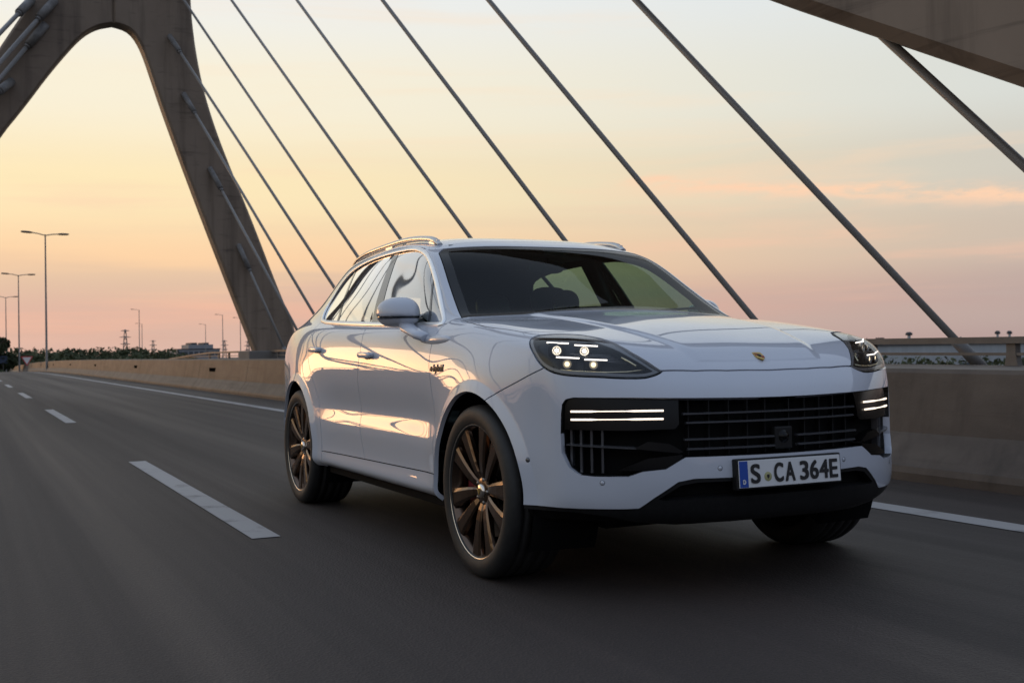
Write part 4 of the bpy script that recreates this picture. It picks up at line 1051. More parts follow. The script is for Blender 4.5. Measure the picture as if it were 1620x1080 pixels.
for sd in (-1, 1):
    mb = MB(); v, f = surf_strip(dpath, .027, .008, True); mb.add(v, f, True)
    mb.build('window_chrome_trim', M['trim_silver'], car, mirror=sd < 0)

# ------------------------------------------------ headlights
PROJ = [((.532, .832, .982), 1), ((.598, .742, .978), 1), ((.598, .821, .927), 0), ((.655, .733, .923), 0)]
BARS = [((.466,.843,1.013),(.532,.778,1.008)), ((.552,.763,1.001),(.594,.679,.995)), ((.553,.847,.954),(.614,.775,.948)), ((.627,.760,.943),(.666,.678,.939))]
HA, HT = cut(('head', 1, g))
G_BEZ = cut(('head', 1, .006), ('head', -1, -.017))
ax = Vector((.86, .42, -.05)).normalized()         # lamp axis on the +w side
for sd in (-1, 1):
    h = empty('headlight', (0, 0, 0), car)
    co, nr, t = panel_arrays(HA, HT, -.001, 0, False, sd); link('lens', raw_mesh('lens', co, t, True, nr), h, M['lens'])
    # bucket: black wall round the rim, running back along the lamp axis, and a dark back
    m3 = np.array([1, -1 if sd < 0 else 1, 1]); back = np.array(ax)*m3
    e_ = np.vstack([HT[:, [0, 1]], HT[:, [1, 2]], HT[:, [2, 0]]]); u_, fi_, cn_ = np.unique(np.sort(e_, 1), axis=0, return_index=True, return_counts=True); be = e_[fi_[cn_ == 1]]
    rim_ = (HA[:, :3]-HA[:, 3:6]*.004)*m3; k_ = len(be); idx_ = np.arange(k_)
    wco = np.vstack([rim_[be[:, 0]], rim_[be[:, 1]], rim_[be[:, 1]]-back*.085, rim_[be[:, 0]]-back*.085])
    link('bucket_wall', raw_mesh('bucket_wall', wco, np.stack([idx_, idx_+k_, idx_+2*k_, idx_+3*k_], 1), True), h, M['black_plastic'])
    link('bucket_back', raw_mesh('bucket_back', rim_-back*.078, HT if sd > 0 else HT[:, ::-1], True), h, M['black_plastic'])
    BZ, BT = G_BEZ
    link('bezel', raw_mesh('bezel', BZ[:, :3]*m3-back*.012, BT if sd > 0 else BT[:, ::-1], True), h, M['bezel'])
    fl = lambda p: Vector((p[0], p[1]*sd, p[2]))
    axs = Vector((ax.x, ax.y*sd, ax.z)); rt = axs.cross(Vector((0, 0, 1))).normalized(); up = rt.cross(axs)
    for (p, hi) in PROJ:
        c = fl(p)-axs*(.036 if hi else .036)
        mb = MB(); Rm = Matrix((axs, rt, up)).transposed()
        rr = .0080 if hi else .0105
        mb.superell((-.004, 0, 0), (rr*.7, rr, rr), 1, 1, 20, 12)
        o = mb.build('projector', M['beam'] if hi else M['beam_dim'], h); o.matrix_local = Matrix.Translation(c) @ Rm.to_4x4()
        mb = MB(); mb.lathe([(.006, -.016), (.011, -.010), (.015, .000), (.0180, .009), (.0195, .010), (.0198, .003), (.018, -.03)], 28, 'x') if hi else mb.lathe([(.010, -.008), (.0135, -.004), (.0165, .004), (.0185, .006), (.0195, .002), (.018, -.03)], 28, 'x')
        o2 = mb.build('projector_ring', M['bulb'] if hi else M['bezel'], h); o2.matrix_local = Matrix.Translation(c) @ Rm.to_4x4()
        mb = MB(); mb.box((-.055, -.034, -.026), (-.012, .034, .030), .006)
        o3 = mb.build('module_housing', M['black_plastic'], h); o3.matrix_local = Matrix.Translation(c) @ Rm.to_4x4()
    for a, b in BARS:
        a, b = fl(a)-axs*.010+Vector((0, 0, .003)), fl(b)-axs*.010+Vector((0, 0, .003))
        MB().tube([a, a*.5+b*.5, b], .0030, 8).build('light_bar', M['led_w'], h)
    for k in range(5):       # stepped fins between the modules
        a, b = fl((.585+.012*k, .80-.012*k, .966-.006*k))-axs*.058, fl((.66+.010*k, .655-.012*k, .957-.008*k))-axs*.052
        MB().tube([a, b], .0022, 6).build('inner_fin', M['bezel'], h)
    # trim along the lower edge, golden reflection put into its colour
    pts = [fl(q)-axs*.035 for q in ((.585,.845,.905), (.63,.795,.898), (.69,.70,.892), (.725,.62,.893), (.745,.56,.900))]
    MB().tube(pts, .0055, 6, flat=.6).build('lower_trim', M['lamp_glint'], h)
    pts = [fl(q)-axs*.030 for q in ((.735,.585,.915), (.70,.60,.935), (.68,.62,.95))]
    MB().tube(pts, .0045, 6).build('inner_trim', M['lamp_glint'], h)  # inner strip, same painted golden reflection

# ------------------------------------------------ grille band
GA, GT = cut(('grille', 1, 0))
gr = empty('grille', (0, 0, 0), car)
co, nr, t = panel_arrays(GA, GT, -.085, 0, True); link('intake_back', raw_mesh('intake_back', co, t, True, nr), gr, M['liner'])
co, nr, t = panel_arrays(GA, GT, -.002, .085, True); n0 = len(GA)
nh = len(co)//2; kp = (((t % nh) >= n0)).all(1); link('intake_surround', raw_mesh('intake_surround', co, t[kp], True), gr, M['black_plastic'])
def front_path(ws_, z, inset):
    out = []
    for w in ws_:
        p, n = on_front(abs(w), z(w) if callable(z) else z)
        n = Vector((n.x, n.y, 0)).normalized(); p = p-n*inset
        out.append(Vector((p.x, math.copysign(p.y, w) if w else 0, p.z)))
    return out
def bar_along(mb, pts, h, d, up=Vector((0, 0, 1)), taper=None):
    """blade with a rounded front: height h, depth d, swept along pts"""
    n = len(pts); vs = []; prof = [(-1, -.5), (-.25, -.5), (0, -.2), (0, .2), (-.25, .5), (-1, .5)]; m = len(prof)
    for i, p in enumerate(pts):
        t_ = (pts[min(i+1, n-1)]-pts[max(i-1, 0)]).normalized(); out = t_.cross(up)
        if out.x < 0: out = -out
        k = taper[i] if taper else 1
        for a, b in prof: vs.append(p+out*a*d+up*b*h*k)
    fs = [(i*m+j, i*m+(j+1) % m, (i+1)*m+(j+1) % m, (i+1)*m+j) for i in range(n-1) for j in range(m)]
    fs += [tuple(range(m)), tuple(range((n-1)*m+m-1, (n-1)*m-1, -1))]
    mb.add(vs, fs)
for z, spans in ((.727, [(-.44, .44)]), (.692, [(-.43, .43)]), (.627, [(-.44, -.045), (.075, .44)]), (.590, [(-.43, -.045), (.075, .43)])):
    for a, b in spans:
        pts = front_path(np.linspace(a, b, 17), z, .018)
        mb = MB(); bar_along(mb, pts, .0095, .022); mb.build('slat', M['slat'], gr)
for w in (-.40, -.315, -.23, -.145, -.06, .06, .145, .23, .315, .40):
    p, n = on_front(abs(w), .67); y = w
    mb = MB(); mb.box((p.x-.080, y-.0025, .563), (p.x-.052, y+.0025, .782)); mb.build('grille_rib', M['black_plastic'], gr)
px0 = on_front(0, .63)[0].x
cs = MB(); cs.box((px0-.05, -.038, .575), (px0-.024, .050, .665), .006); cam_part = cs.build('camera_module', M['black_plastic'], gr)
MB().lathe([(0, .012), (.012, .011), (.017, .004), (.019, 0), (.026, -.001), (.028, -.010)], 28, 'x', (px0-.022, .006, .625)).build('camera_lens', M['black_matte'], cam_part)
def diag_panel(name, poly3, material, parent, inset, thick, sides=(-1, 1)):
    k = sdf_poly(diag(poly3), DZ); k = np.maximum(k, .45-X)
    FK.append(name); global A0
    A0 = np.hstack([A0, k[:, None]])
    r = panel(name, [(name, 1, 0), ('grille', 1, .002)], material, parent, offset=-inset, flange=thick, sides=sides)
    return r
lamp = {sd: empty('daytime_light', (0, 0, 0), car) for sd in (-1, 1)}
diag_panel('lamp_housing', [(.60,.856,.80),(.60,.855,.672),(.76,.62,.668),(.835,.47,.672),(.838,.452,.69),(.832,.452,.79)], M['black_matte'], lamp, .020, .03)
inl = {sd: empty('side_intake', (0, 0, 0), car) for sd in (-1, 1)}
DIRC = Vector((R2, R2, 0))
for sd in (-1, 1):
    for z in (.743, .711):
        a, b = (.825-.620)*R2, (.520-.822)*R2
        us = np.linspace(a, b, 14); pts = []; nn = []
        for i, u in enumerate(us):
            p, n = on_diag(u, z); n = Vector((n.x, n.y, 0)).normalized(); p = p-n*.012; pts.append(Vector((p.x, p.y*sd, p.z)))
        yf = np.polyfit([p.y for p in pts], [p.x for p in pts], 3); pts = [Vector((float(np.polyval(yf, p.y)), p.y, z)) for p in pts]
        taper = [1 if i < 4 or i > 8 else .55 for i in range(14)]
        mb = MB(); bar_along(mb, pts, .0074, .006, taper=taper); mb.build('light_strip', M['led'], lamp[sd])
    # lower intake: vertical vanes and the horizontal blade with its wing
    for u in np.linspace(.155, .02, 4):
        p, n = on_diag(u, .58); p = p-n*.045
        mb = MB(); mb.box((-.028, -.0045, -.085), (0, .0045, .085)); o = mb.build('vane', M['slat'], inl[sd])
        o.matrix_local = Matrix.Translation((p.x, p.y*sd, .585)) @ Matrix.Rotation(math.atan2(n.y*sd, n.x), 4, 'Z')
    pts = []
    for u, z in zip(np.linspace(.165, -.272, 16), np.interp(np.linspace(.165, -.272, 16), [-.272, -.2, .165], [.578, .592, .612])):
        p, n = on_diag(u, z); n = Vector((n.x, n.y, 0)).normalized(); p = p-n*.014; pts.append(Vector((p.x, p.y*sd, p.z)))
    mb = MB(); bar_along(mb, pts, .010, .05); mb.build('blade', M['slat'], inl[sd])
def wing_panels():
    diag_panel('upper_wing', [(.775,.63,.598),(.80,.58,.625),(.83,.50,.615),(.856,.452,.583),(.85,.47,.578)], M['black_matte'], inl, .004, .04)
    diag_panel('lower_wing', [(.742,.69,.513),(.80,.58,.560),(.855,.455,.572),(.853,.462,.553),(.831,.520,.519),(.79,.60,.512)], M['black_matte'], inl, .006, .05)
wing_panels()

# ------------------------------------------------ number plate
pl = empty('number_plate', (.935, 0, .489), car); pl.rotation_euler = (0, math.radians(-4), 0)
mb = MB(); mb.box((-.035, -.262, -.061), (0, .262, .061), .006); mb.build('plate_holder', M['black_plastic'], pl)
mb = MB(); mb.box((0, -.254, -.053), (.004, .254, .053), .0015); mb.build('plate', M['plate_white'], pl)
mb = MB(); mb.box((.004, -.252, -.051), (.0052, -.212, .051)); mb.build('country_band', M['plate_blue'], pl)
def text_mesh(txt, size, sx, off=0.0, ext=.0008):
    cu = bpy.data.curves.new('t', 'FONT'); cu.body = txt; cu.size = size; cu.offset = off; cu.extrude = ext; cu.align_x = 'CENTER'; cu.align_y = 'CENTER'
    o = bpy.data.objects.new('t', cu); COL.objects.link(o); dg = bpy.context.evaluated_depsgraph_get(); dg.update()
    me = bpy.data.meshes.new_from_object(o.evaluated_get(dg)); bpy.data.objects.remove(o); bpy.data.curves.remove(cu)
    xs = [v.co.x for v in me.vertices]; ys = [v.co.y for v in me.vertices]
    cx, cy = (min(xs)+max(xs))/2, (min(ys)+max(ys))/2
    for v in me.vertices: v.co = Vector(((v.co.x-cx)*sx, v.co.y-cy, v.co.z))
    return me
TXM = Matrix(((0, 0, 1, 0), (1, 0, 0, 0), (0, 1, 0, 0), (0, 0, 0, 1)))    # text plane -> facing +x, reading towards +y
def letter(ch, y, w, h, parent, material, z=0, x=.0062, bold=.0016):
    me = text_mesh(ch, .1, 1, 0)
    co = np.array([v.co[:] for v in me.vertices]); fs = [list(p.vertices) for p in me.polygons]; bpy.data.meshes.remove(me)
    sp = co.max(0)-co.min(0); kx, ky = (w-2*bold)/sp[0], (h-2*bold)/sp[1]
    V = []; F = []
    for i, (dx, dy) in enumerate(((-1, -1), (1, -1), (1, 1), (-1, 1), (0, 0), (1, 0), (-1, 0))):
        q = co*[kx, ky, 1]+[dx*bold, dy*bold, i*.00012]; F += [[k+len(V)*0+sum(len(z_) for z_ in V) for k in f] for f in fs]; V.append(q)
    me = bpy.data.meshes.new('plate_character'); me.from_pydata(np.vstack(V).tolist(), [], F); me.update()
    o = link('plate_character', me, parent, material); o.matrix_local = Matrix.Translation((x, y, z)) @ TXM; return o
for ch, y, w_ in (('S', -.171, .046), ('C', -.057, .046), ('A', .000, .049), ('3', .071, .044), ('6', .122, .044), ('4', .172, .047), ('E', .222, .042)):
    letter(ch, y-.005, w_, .076, pl, M['ink'], bold=.0021)
letter('D', -.232, .014, .018, pl, M['plate_white'], -.030, .006, .0008)
for yy, zz, r in ((-.115, -.014, .0185),):
    MB().lathe([(0, .0012), (r*.9, .0012), (r, 0)], 28, 'x', (.0045, yy, zz)).build('registration_seal', M['seal'], pl)
    MB().prism([(yy-.006, zz+.008), (yy+.006, zz+.008), (yy+.006, zz-.002), (yy, zz-.009), (yy-.006, zz-.002)], .0058, .0066, 'x').build('seal_crest', M['ink'], pl)

# ------------------------------------------------ crest on the hood, sensors, fender script
def crest(parent, mtx, s=1.0):
    c = empty('crest', (0, 0, 0), parent); c.matrix_local = mtx
    sh = lambda k: [(-.024*k, .030*k), (-.012*k, .033*k), (0, .034*k), (.012*k, .033*k), (.024*k, .030*k), (.024*k, .002*k), (.019*k, -.016*k), (0, -.034*k), (-.019*k, -.016*k), (-.024*k, .002*k)]
    MB().prism(sh(s), -.002, .003, 'z').build('shield', M['gold'], c)
    for a, b in ((-1, 1), (1, -1)):
        for k in range(2):
            y0 = (.004+.012*k)*b*s if b > 0 else (-.008-.010*k)*s
            MB().box((min(a*.003, a*(.020-.003*k*(b < 0)))*s, y0, .003), (max(a*.003, a*(.020-.003*k*(b < 0)))*s, y0+.006*s, .0042)).build('stripe', M['red'], c)
    MB().prism([(x*.34, y*.34+.002*s) for x, y in sh(s)], .0042, .0056, 'z').build('inner_shield', M['ink'], c)
    return c
h = BBV.ray_cast(Vector((.752, .0005, 3)), Vector((0, 0, -1))); n = h[1] if h[1].z > 0 else -h[1]
n = (Vector((n.x, 0, n.z)).normalized()*.75+Vector((0, 0, .25))).normalized(); fy = Vector((-n.z, 0, n.x)); fx = Vector((0, 1, 0))
crest(car, Matrix(((fx.x, fy.x, n.x, h[0].x), (fx.y, fy.y, n.y, 0), (fx.z, fy.z, n.z, h[0].z+.002), (0, 0, 0, 1))), .92)
for (w, z) in ((.738, .467), (.312, .515)):
    for sd in (-1, 1):
        p, n = on_front(w, z); n = Vector((n.x, n.y*sd, n.z)); p = Vector((p.x, p.y*sd, p.z))
        o = MB().lathe([(0, .0005), (.0084, .0004), (.0088, -.002)], 20, 'z').build('parking_sensor', M['paint'], car)
        o.matrix_local = Matrix.Translation(p) @ n.to_track_quat('Z', 'Y').to_matrix().to_4x4()
        o = MB().lathe([(.0088, -.001), (.0090, .0005), (.0102, .0005), (.0105, -.001)], 20, 'z').build('sensor_ring', M['ink'], car)
        o.matrix_local = Matrix.Translation(p) @ n.to_track_quat('Z', 'Y').to_matrix().to_4x4()
for sd in (-1, 1):
    me = text_mesh('e-hybrid', .048, 1.0, .0012, .0015)
    p, n = on_side(-.445, .905)
    o = link('fender_script', me, car, M['ink']); n = Vector((n.x, n.y*sd, n.z))
    ex = Vector((1, 0, 0))*(1 if sd < 0 else -1); ex = (ex-n*ex.dot(n)).normalized(); ey = n.cross(ex)
    p = Vector((p.x, p.y*sd, p.z))+n*.002
    o.matrix_local = Matrix(((ex.x, ey.x, n.x, p.x), (ex.y, ey.y, n.y, p.y), (ex.z, ey.z, n.z, p.z), (0, 0, 0, 1)))
    # round sensor on the bumper flank
    q, n = on_side(.448, .546); n = Vector((n.x, n.y*sd, n.z))
    o = MB().lathe([(0, .001), (.010, .001), (.011, -.001)], 20, 'z').build('side_sensor', M['slat'], car)
    o.matrix_local = Matrix.Translation((q.x, q.y*sd, q.z)) @ n.to_track_quat('Z', 'Y').to_matrix().to_4x4()

# ------------------------------------------------ door handles, mirrors, roof rails
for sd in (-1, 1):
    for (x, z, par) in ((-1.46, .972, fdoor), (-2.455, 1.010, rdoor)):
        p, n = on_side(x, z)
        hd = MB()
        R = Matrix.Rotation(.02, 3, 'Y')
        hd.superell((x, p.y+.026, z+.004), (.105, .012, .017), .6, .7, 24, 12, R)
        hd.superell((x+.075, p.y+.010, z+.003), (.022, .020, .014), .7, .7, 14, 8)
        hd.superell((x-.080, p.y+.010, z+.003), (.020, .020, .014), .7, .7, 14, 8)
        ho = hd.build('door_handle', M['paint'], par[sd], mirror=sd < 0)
        shade_spot = MB(); shade_spot.superell((x, p.y-.002, z-.004), (.075, .006, .026), .8, .8, 24, 8)  # black patch painting the shade in the hollow behind the handle
        shade_spot.build('handle_shade', M['black_gloss'], par[sd], mirror=sd < 0)
MIRC = at_y(629, 497, -.955)
def mirror_housing(sd):
    mr = empty('wing_mirror', (0, 0, 0), car)
    cx, cz = MIRC.x, MIRC.z
    # cap: egg-shaped, blunt towards the rear, lower edge flatter
    def egg(nm, material, z0, z1, grow=0):
        nu, nv = 36, 24; vs = []; fs = []
        for i in range(nv+1):
            a = i/nv; w = -1+2*a                         # along the width, inboard (-1) to outboard (+1)
            env = max(1-abs(w)**2.6, 0)**.5
            for j in range(nu):
                th = 2*math.pi*j/nu
                c, s_ = math.cos(th), math.sin(th)
                fx_ = (.105 if c > 0 else .045)*math.copysign(abs(c)**.9, c)*env
                fz_ = (.088 if s_ > 0 else .070)*math.copysign(abs(s_)**.95, s_)*env*(1-.10*w if s_ > 0 else 1)
                z = min(max(fz_+.004*w, z0), z1)
                vs.append((cx+fx_*(1+grow)-.035*w, .955+w*.104*(1+grow), cz+z*(1+grow)))
        for i in range(nv):
            for j in range(nu): fs.append((i*nu+j, i*nu+(j+1) % nu, (i+1)*nu+(j+1) % nu, (i+1)*nu+j))
        mb = MB(); mb.add(vs, fs, True); mb.build(nm, material, mr, mirror=sd < 0)
    egg('mirror_cap', M['paint'], -.012, 1)
    egg('mirror_base_shell', M['paint'], -1, -.024)
    egg('indicator_band', M['black_gloss'], -.026, -.010, -.03)
    mb = MB(); mb.superell((cx-.043, .955, cz), (.004, .088, .060), .6, .6, 24, 10); mb.build('mirror_glass', M['trim_silver'], mr, mirror=sd < 0)
    p, n = on_side(-.50, 1.052)
    bx_ = -.615; bz_ = 1.050; bw = on_side(bx_, bz_)[0].y
    mb = MB(); mb.tube([(cx+.045, .930, cz-.045), (cx+.10, .932, cz-.078), (bx_-.08, bw+.022, bz_+.022), (bx_-.02, bw+.004, bz_+.004)], [.046, .045, .044, .036], 14, flat=.55)
    mb.superell((bx_+.05, bw-.010, bz_-.006), (.20, .026, .028), 1, 1, 28, 12)
    mb.build('mirror_stalk', M['paint'], mr, mirror=sd < 0)
for sd in (-1, 1): mirror_housing(sd)
for sd in (-1, 1):
    xs = np.linspace(-1.28, -3.02, 30); pts = []
    for x in xs:
        w = np.interp(x, [-3.02, -2.5, -1.28], [.535, .585, .592]); h = BBV.ray_cast(Vector((x, w, 3)), Vector((0, 0, -1)))[0]
        t = (x+1.28)/(-3.02+1.28); lift = .026*min(1, t/.05)**.6*min(1, (1-t)/.10)**.7
        pts.append((x, w*sd, h.z+lift-.004))
    mb = MB(); mb.tube(pts, .019, 10, flat=.9); rail = mb.build('roof_rail', M['rail_alu'], car)
    for x in (-1.36, -2.10, -2.86):
        w = np.interp(x, [-3.02, -2.5, -1.28], [.535, .585, .592]); h = BBV.ray_cast(Vector((x, w, 3)), Vector((0, 0, -1)))[0]
        MB().box((x-.06, w*sd-.010, h.z-.012), (x+.06, w*sd+.010, h.z+.018), .004).build('rail_foot', M['rail_alu'], rail)

# ------------------------------------------------ wheels
def make_tyre(wd):
    R0, r0, hw = .377, .290, wd/2
    pr = [(r0-.012, -hw+.030), (r0-.004, -hw+.012), (r0+.012, -hw+.004), (r0+.030, -hw-.002), (r0+.050, -hw-.001), (R0-.020, -hw+.006), (R0-.008, -hw+.016), (R0-.002, -hw+.032)]
    half = [(R0, -hw+.045)]
    for gx in (-.075, -.028, .028, .075):
        half += [(R0, gx-.007), (R0-.007, gx-.005), (R0-.007, gx+.005), (R0, gx+.007)]
    half += [(R0, hw-.045)]
    pr = pr+half+[(r, -h) for r, h in reversed(pr)]
    return pr
def build_wheel(cx, sd, wd):
    yo = .962 if cx == 0 else .964
    w = empty('wheel', (cx, sd*yo, WZ), car)             # origin on the rim face plane
    if sd > 0: w.rotation_euler = (0, 0, math.pi)
    # local frame: -y is outboard
    MB().lathe([(r, h+wd/2-.012) for r, h in make_tyre(wd)], 96, 'y').build('tyre', M['tyre'], w)
    rim = MB(); rim.lathe([(.278, .235), (.268, .20), (.262, .10), (.268, .03), (.281, .010), (.2845, .004)], 96, 'y')
    rimo = rim.build('rim', M['rim_dark'], w)
    MB().lathe([(.2845, .006), (.289, -.002), (.2945, -.004), (.2965, .002), (.2945, .012), (.286, .014)], 96, 'y').build('rim_lip', M['rim_lip'], rimo)
    ns = 10
    for k in range(ns):
        a0 = 2*math.pi*k/ns+.16
        vs = []; secs = [(.050, .018, .034, .060), (.085, .024, .023, .056), (.13, .030, .016, .046), (.19, .036, .011, .036), (.245, .043, .008, .028), (.283, .052, .006, .024)]
        for r, hw_, y0, y1 in secs:
            tw = .06*(r-.05)/.23*(1 if k % 2 else -1)
            for (u, y) in ((-hw_, y1), (-hw_*.92, y0+.006), (-hw_*.55, y0), (hw_*.55, y0), (hw_*.92, y0+.006), (hw_, y1)):
                a = a0+tw; er = (math.cos(a), math.sin(a)); et = (-math.sin(a), math.cos(a))
                vs.append((er[0]*r+et[0]*u, y, er[1]*r+et[1]*u))
        m = 6; fs = [(i*m+j, i*m+(j+1) % m, (i+1)*m+(j+1) % m, (i+1)*m+j) for i in range(len(secs)-1) for j in range(m)]
        MB().add(vs, fs, False).build('spoke', M['rim_dark'], rimo)
    MB().lathe([(0, .028), (.030, .028), (.052, .030), (.066, .036), (.072, .05), (.072, .08)], 48, 'y').build('hub', M['rim_dark'], rimo)
    MB().lathe([(0, .016), (.026, .017), (.031, .021), (.033, .030)], 36, 'y').build('hub_cap', M['rim_lip'], rimo)
    MB().prism([(-.011, .013), (.011, .013), (.011, 0), (0, -.015), (-.011, 0)], .0135, .0165, 'y').build('cap_crest', M['gold'], rimo)
    for k in range(5):
        a = 2*math.pi*k/5; MB().lathe([(0, .026), (.007, .026), (.009, .032)], 10, 'y', (.052*math.cos(a), 0, .052*math.sin(a))).build('wheel_bolt', M['disc'], rimo)
    MB().lathe([(.075, .085), (.200, .085), (.204, .088), (.204, .112), (.200, .115), (.075, .115)], 64, 'y').build('brake_disc', M['disc'], w)
    MB().lathe([(0, .205), (.20, .205), (.272, .215), (.276, .225)], 48, 'y').build('splash_shield', M['liner'], w)
    mb = MB(); fr = 1 if cx == 0 else -1
    ang = [math.radians((180 if fr > 0 else 0)+d) for d in range(-34, 35, 6)]
    vs = []
    for a in ang:
        if sd > 0: a = math.pi-a
        for r, y in ((.135, .060), (.215, .060), (.222, .072), (.222, .125), (.135, .125)): vs.append((r*math.cos(a), y, r*math.sin(a)))
    m = 5; n_ = len(ang); fs = [(i*m+j, i*m+(j+1) % m, (i+1)*m+(j+1) % m, (i+1)*m+j) for i in range(n_-1) for j in range(m)]+[tuple(range(m)), tuple(range(n_*m-1, (n_-1)*m-1, -1))]
    mb.add(vs, fs).build('brake_caliper', M['caliper'], w)
    return w
for cx, wd in ((0.0, .285), (-2.895, .300)):
    for sd in (-1, 1):
        build_wheel(cx, sd, wd)
        # wheel-house liner
        vs = []; fs = []; nA = 40
        for i in range(nA+1):
            a = math.radians(-28+236*i/nA)
            for (r, y) in ((.447, .905), (.455, .60), (.30, .58)): vs.append((cx+r*math.cos(a), y*sd, WZ+r*math.sin(a)))
        for i in range(nA):
            for j in range(2): fs.append((i*3+j, i*3+j+1, (i+1)*3+j+1, (i+1)*3+j))
        MB().add(vs, fs, True).build('wheel_house', M['liner'], car)
# floor and mechanical underside
mb = MB(); mb.box((-3.70, -.60, .25), (.50, .60, .34)); mb.box((-2.40, -.90, .245), (-.50, .90, .33)); mb.build('underbody', M['liner'], car)
# ------------------------------------------------ cabin
mb = MB(); mb.prism([(-.42, .70), (-.42, 1.12), (-.55, 1.145), (-.86, 1.105), (-.95, 1.03), (-.92, .92), (-.80, .70)], -.80, .80, 'y'); mb.build('dashboard', M['leather'], car)
mb = MB(); mb.superell((-.86, .37, 1.10), (.16, .22, .055), .7, .7, 20, 10); mb.build('instrument_cowl', M['leather'], car)
mb = MB(); mb.box((-3.6, -.86, .34), (-.45, .86, .40)); mb.build('cabin_floor', M['leather'], car)
mb = MB(); mb.box((-1.6, -.13, .40), (-.80, .13, .78), .03); mb.build('centre_console', M['leather'], car)
def seat(x, y, wide=.26):
    s_ = empty('seat', (x, y, .40), car)
    MB().superell((.02, 0, .14), (.27, wide, .11), .5, .45, 24, 12).build('cushion', M['leather'], s_)
    R = Matrix.Rotation(math.radians(-14), 3, 'Y')
    MB().superell((-.30, 0, .50), (.085, wide*.95, .33), .5, .5, 24, 14, R).build('backrest', M['leather'], s_)
    MB().superell((-.40, 0, .90), (.055, .125, .085), .6, .6, 20, 10, R).build('headrest', M['leather'], s_)
    return s_
seat(-1.42, .37); seat(-1.42, -.37)
for y in (-.42, 0, .42): seat(-2.38, y, .215)
sw = empty('steering_wheel', (-1.02, .37, 1.035), car); sw.rotation_euler = (0, math.radians(-68), 0)
pts = [(.185*math.cos(a), .185*math.sin(a), 0) for a in np.linspace(0, 2*math.pi, 41)]
MB().tube(pts, .0155, 10, caps=False).build('wheel_ring', M['leather'], sw)
MB().superell((0, 0, -.01), (.06, .07, .025), .7, .7, 20, 8).build('airbag_boss', M['leather'], sw)
for a in (0, math.pi, -math.pi/2+math.pi):
    a = a if a != math.pi/2 else math.pi*1.5
    MB().tube([(0, 0, -.01), (.175*math.sin(a), .175*math.cos(a), 0)], .013, 8).build('spoke', M['leather'], sw)
mb = MB(); mb.superell((-1.16, 0, 1.455), (.018, .115, .035), .6, .5, 20, 10); mb.tube([(-1.16, 0, 1.46), (-1.12, 0, 1.53)], .012, 8); mb.build('rear_view_mirror', M['black_plastic'], car)
mb = MB(); mb.box((-1.17, -.075, 1.505), (-1.03, .075, 1.545), .012); mb.build('sensor_pod', M['black_plastic'], car)
for yy in (-.35, .30):
    h = on_front(abs(yy), 1.20)[0]
    MB().tube([(-.40-.31*yy*yy, yy, 1.185), (-.43-.31*(yy+.25)**2, yy+.25, 1.20), (-.46-.31*(yy+.5)**2, min(yy+.5, .74), 1.205)], .007, 6).build('wiper', M['black_plastic'], car)

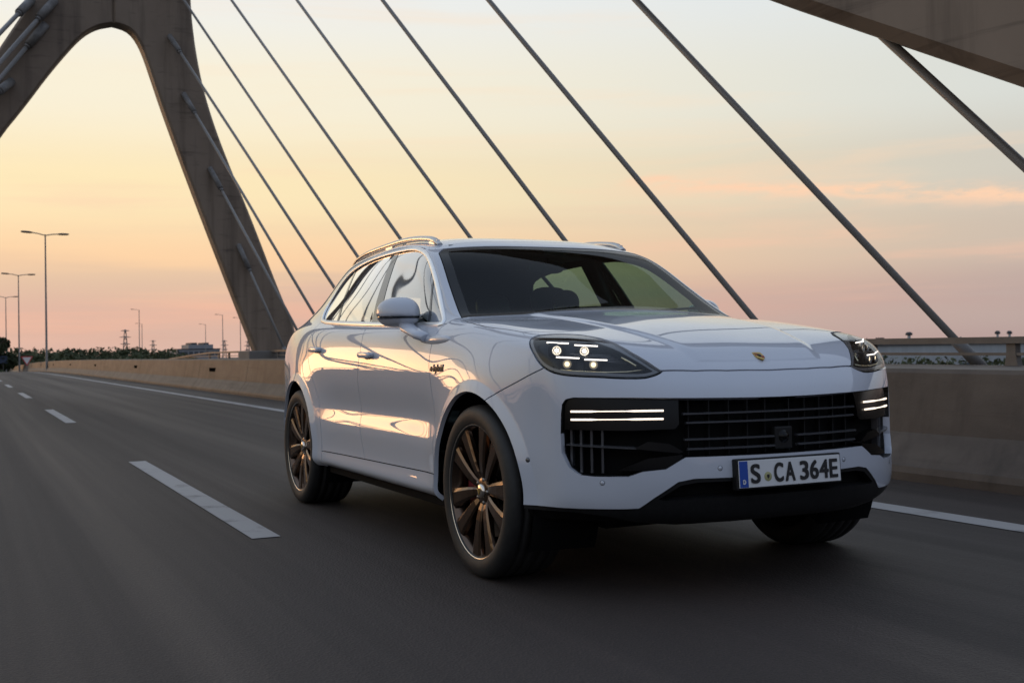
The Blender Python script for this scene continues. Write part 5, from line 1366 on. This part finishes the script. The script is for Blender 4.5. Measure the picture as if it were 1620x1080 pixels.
for sd in (-1, 1):
    for (x0, x1, wd) in ((-1.70, -1.78, .075),):
        MB().tube([(x0+.06, sd*.83, .80), (x0+.02, sd*.80, 1.17), (x1, sd*.635, 1.54)], [wd, wd*.9, wd], 10, flat=.7).build('pillar_trim', M['leather'], car)
mb = MB(); mb.box((-2.9, -.56, 1.555), (-1.22, .56, 1.575)); mb.build('headliner', M['leather'], car)
def driver():
    cx, cy = -1.50, .37
    V = [(cx, cy, .585), (cx-.07, cy, .78), (cx-.11, cy, .97), (cx-.11, cy, 1.09), (cx-.085, cy, 1.16), (cx-.075, cy, 1.235), (cx-.085, cy, 1.30)]
    Rr = [(.15, .12), (.15, .11), (.16, .10), (.055, .055), (.070, .078), (.078, .092), (.055, .065)]; E = [(i, i+1) for i in range(6)]
    def chain(start, pts, rad):
        p = start
        for q, r_ in zip(pts, rad):
            V.append(q); Rr.append(r_ if hasattr(r_, '__len__') else (r_, r_)); E.append((p, len(V)-1)); p = len(V)-1
        return p
    hands = []
    for s_ in (-1, 1):
        hd = Vector((-1.035, cy+s_*.165, 1.045))
        e = chain(2, [(cx-.10, cy+s_*.19, .985), (cx+.12, cy+s_*.255, .80), (-1.15, cy+s_*.20, .98), tuple(hd+Vector((-.05, 0, -.01)))], [.062, .050, .036, .034])
        hands.append(hd)
        for k in range(4):          # fingers closed over the wheel rim
            b = hd+Vector((-.005, s_*.012, .030-.020*k)); chain(e, [tuple(b), tuple(b+Vector((.030, s_*.014, .004))), tuple(b+Vector((.034, -s_*.010, -.002)))], [.0095, .0090, .0080])
        t_ = hd+Vector((-.030, -s_*.020, .018)); chain(e, [tuple(t_), tuple(t_+Vector((.030, -s_*.006, .016)))], [.0105, .0095])
        chain(0, [(cx+.05, cy+s_*.10, .58), (-1.02, cy+s_*.14, .70), (-.80, cy+s_*.11, .48), (-.68, cy+s_*.11, .45)], [.085, .062, .045, .038])
    me = bpy.data.meshes.new('driver'); me.from_pydata(V, E, []); ob = bpy.data.objects.new('driver', me); COL.objects.link(ob)
    sk = ob.modifiers.new('skin', 'SKIN'); sk.use_smooth_shade = True
    for i, d in enumerate(ob.data.skin_vertices[0].data): d.radius = Rr[i]; d.use_root = (i == 0)
    sb = ob.modifiers.new('sub', 'SUBSURF'); sb.levels = 2; sb.render_levels = 2
    dg = bpy.context.evaluated_depsgraph_get(); dg.update(); m2 = bpy.data.meshes.new_from_object(ob.evaluated_get(dg)); bpy.data.objects.remove(ob)
    m2.materials.clear(); m2.materials.append(M['cloth_dark']); m2.materials.append(M['skin'])
    for p in m2.polygons:
        q = p.center
        p.material_index = 1 if q.z > 1.10 and q.x < -1.3 or any((q-hh).length < .075 for hh in hands) else 0
    base = Vector((cx, cy, .52)); m2.transform(Matrix.Translation(-base))
    o = link('person', m2); o.location = base
    tag(o, 'driver in dark clothing at the steering wheel inside the SUV', 'person')
    hc = Vector((cx-.085, cy, 1.245))-base
    MB().superell(hc+Vector((-.018, 0, .030)), (.088, .080, .082), .9, .9, 24, 14).build('hair', M['hair'], o)
    for s_ in (-1, 1):
        MB().superell(hc+Vector((.068, s_*.031, .005)), (.010, .013, .009), 1, 1, 10, 6).build('eye', M['ink'], o)
        MB().superell(hc+Vector((-.01, s_*.080, -.005)), (.016, .008, .028), 1, 1, 10, 8).build('ear', M['skin'], o)
    MB().superell(hc+Vector((.085, 0, -.018)), (.020, .013, .024), 1, 1, 12, 8).build('nose', M['skin'], o)
    MB().superell(hc+Vector((.074, 0, -.058)), (.009, .024, .006), 1, 1, 12, 6).build('mouth', M['red'], o)
driver()
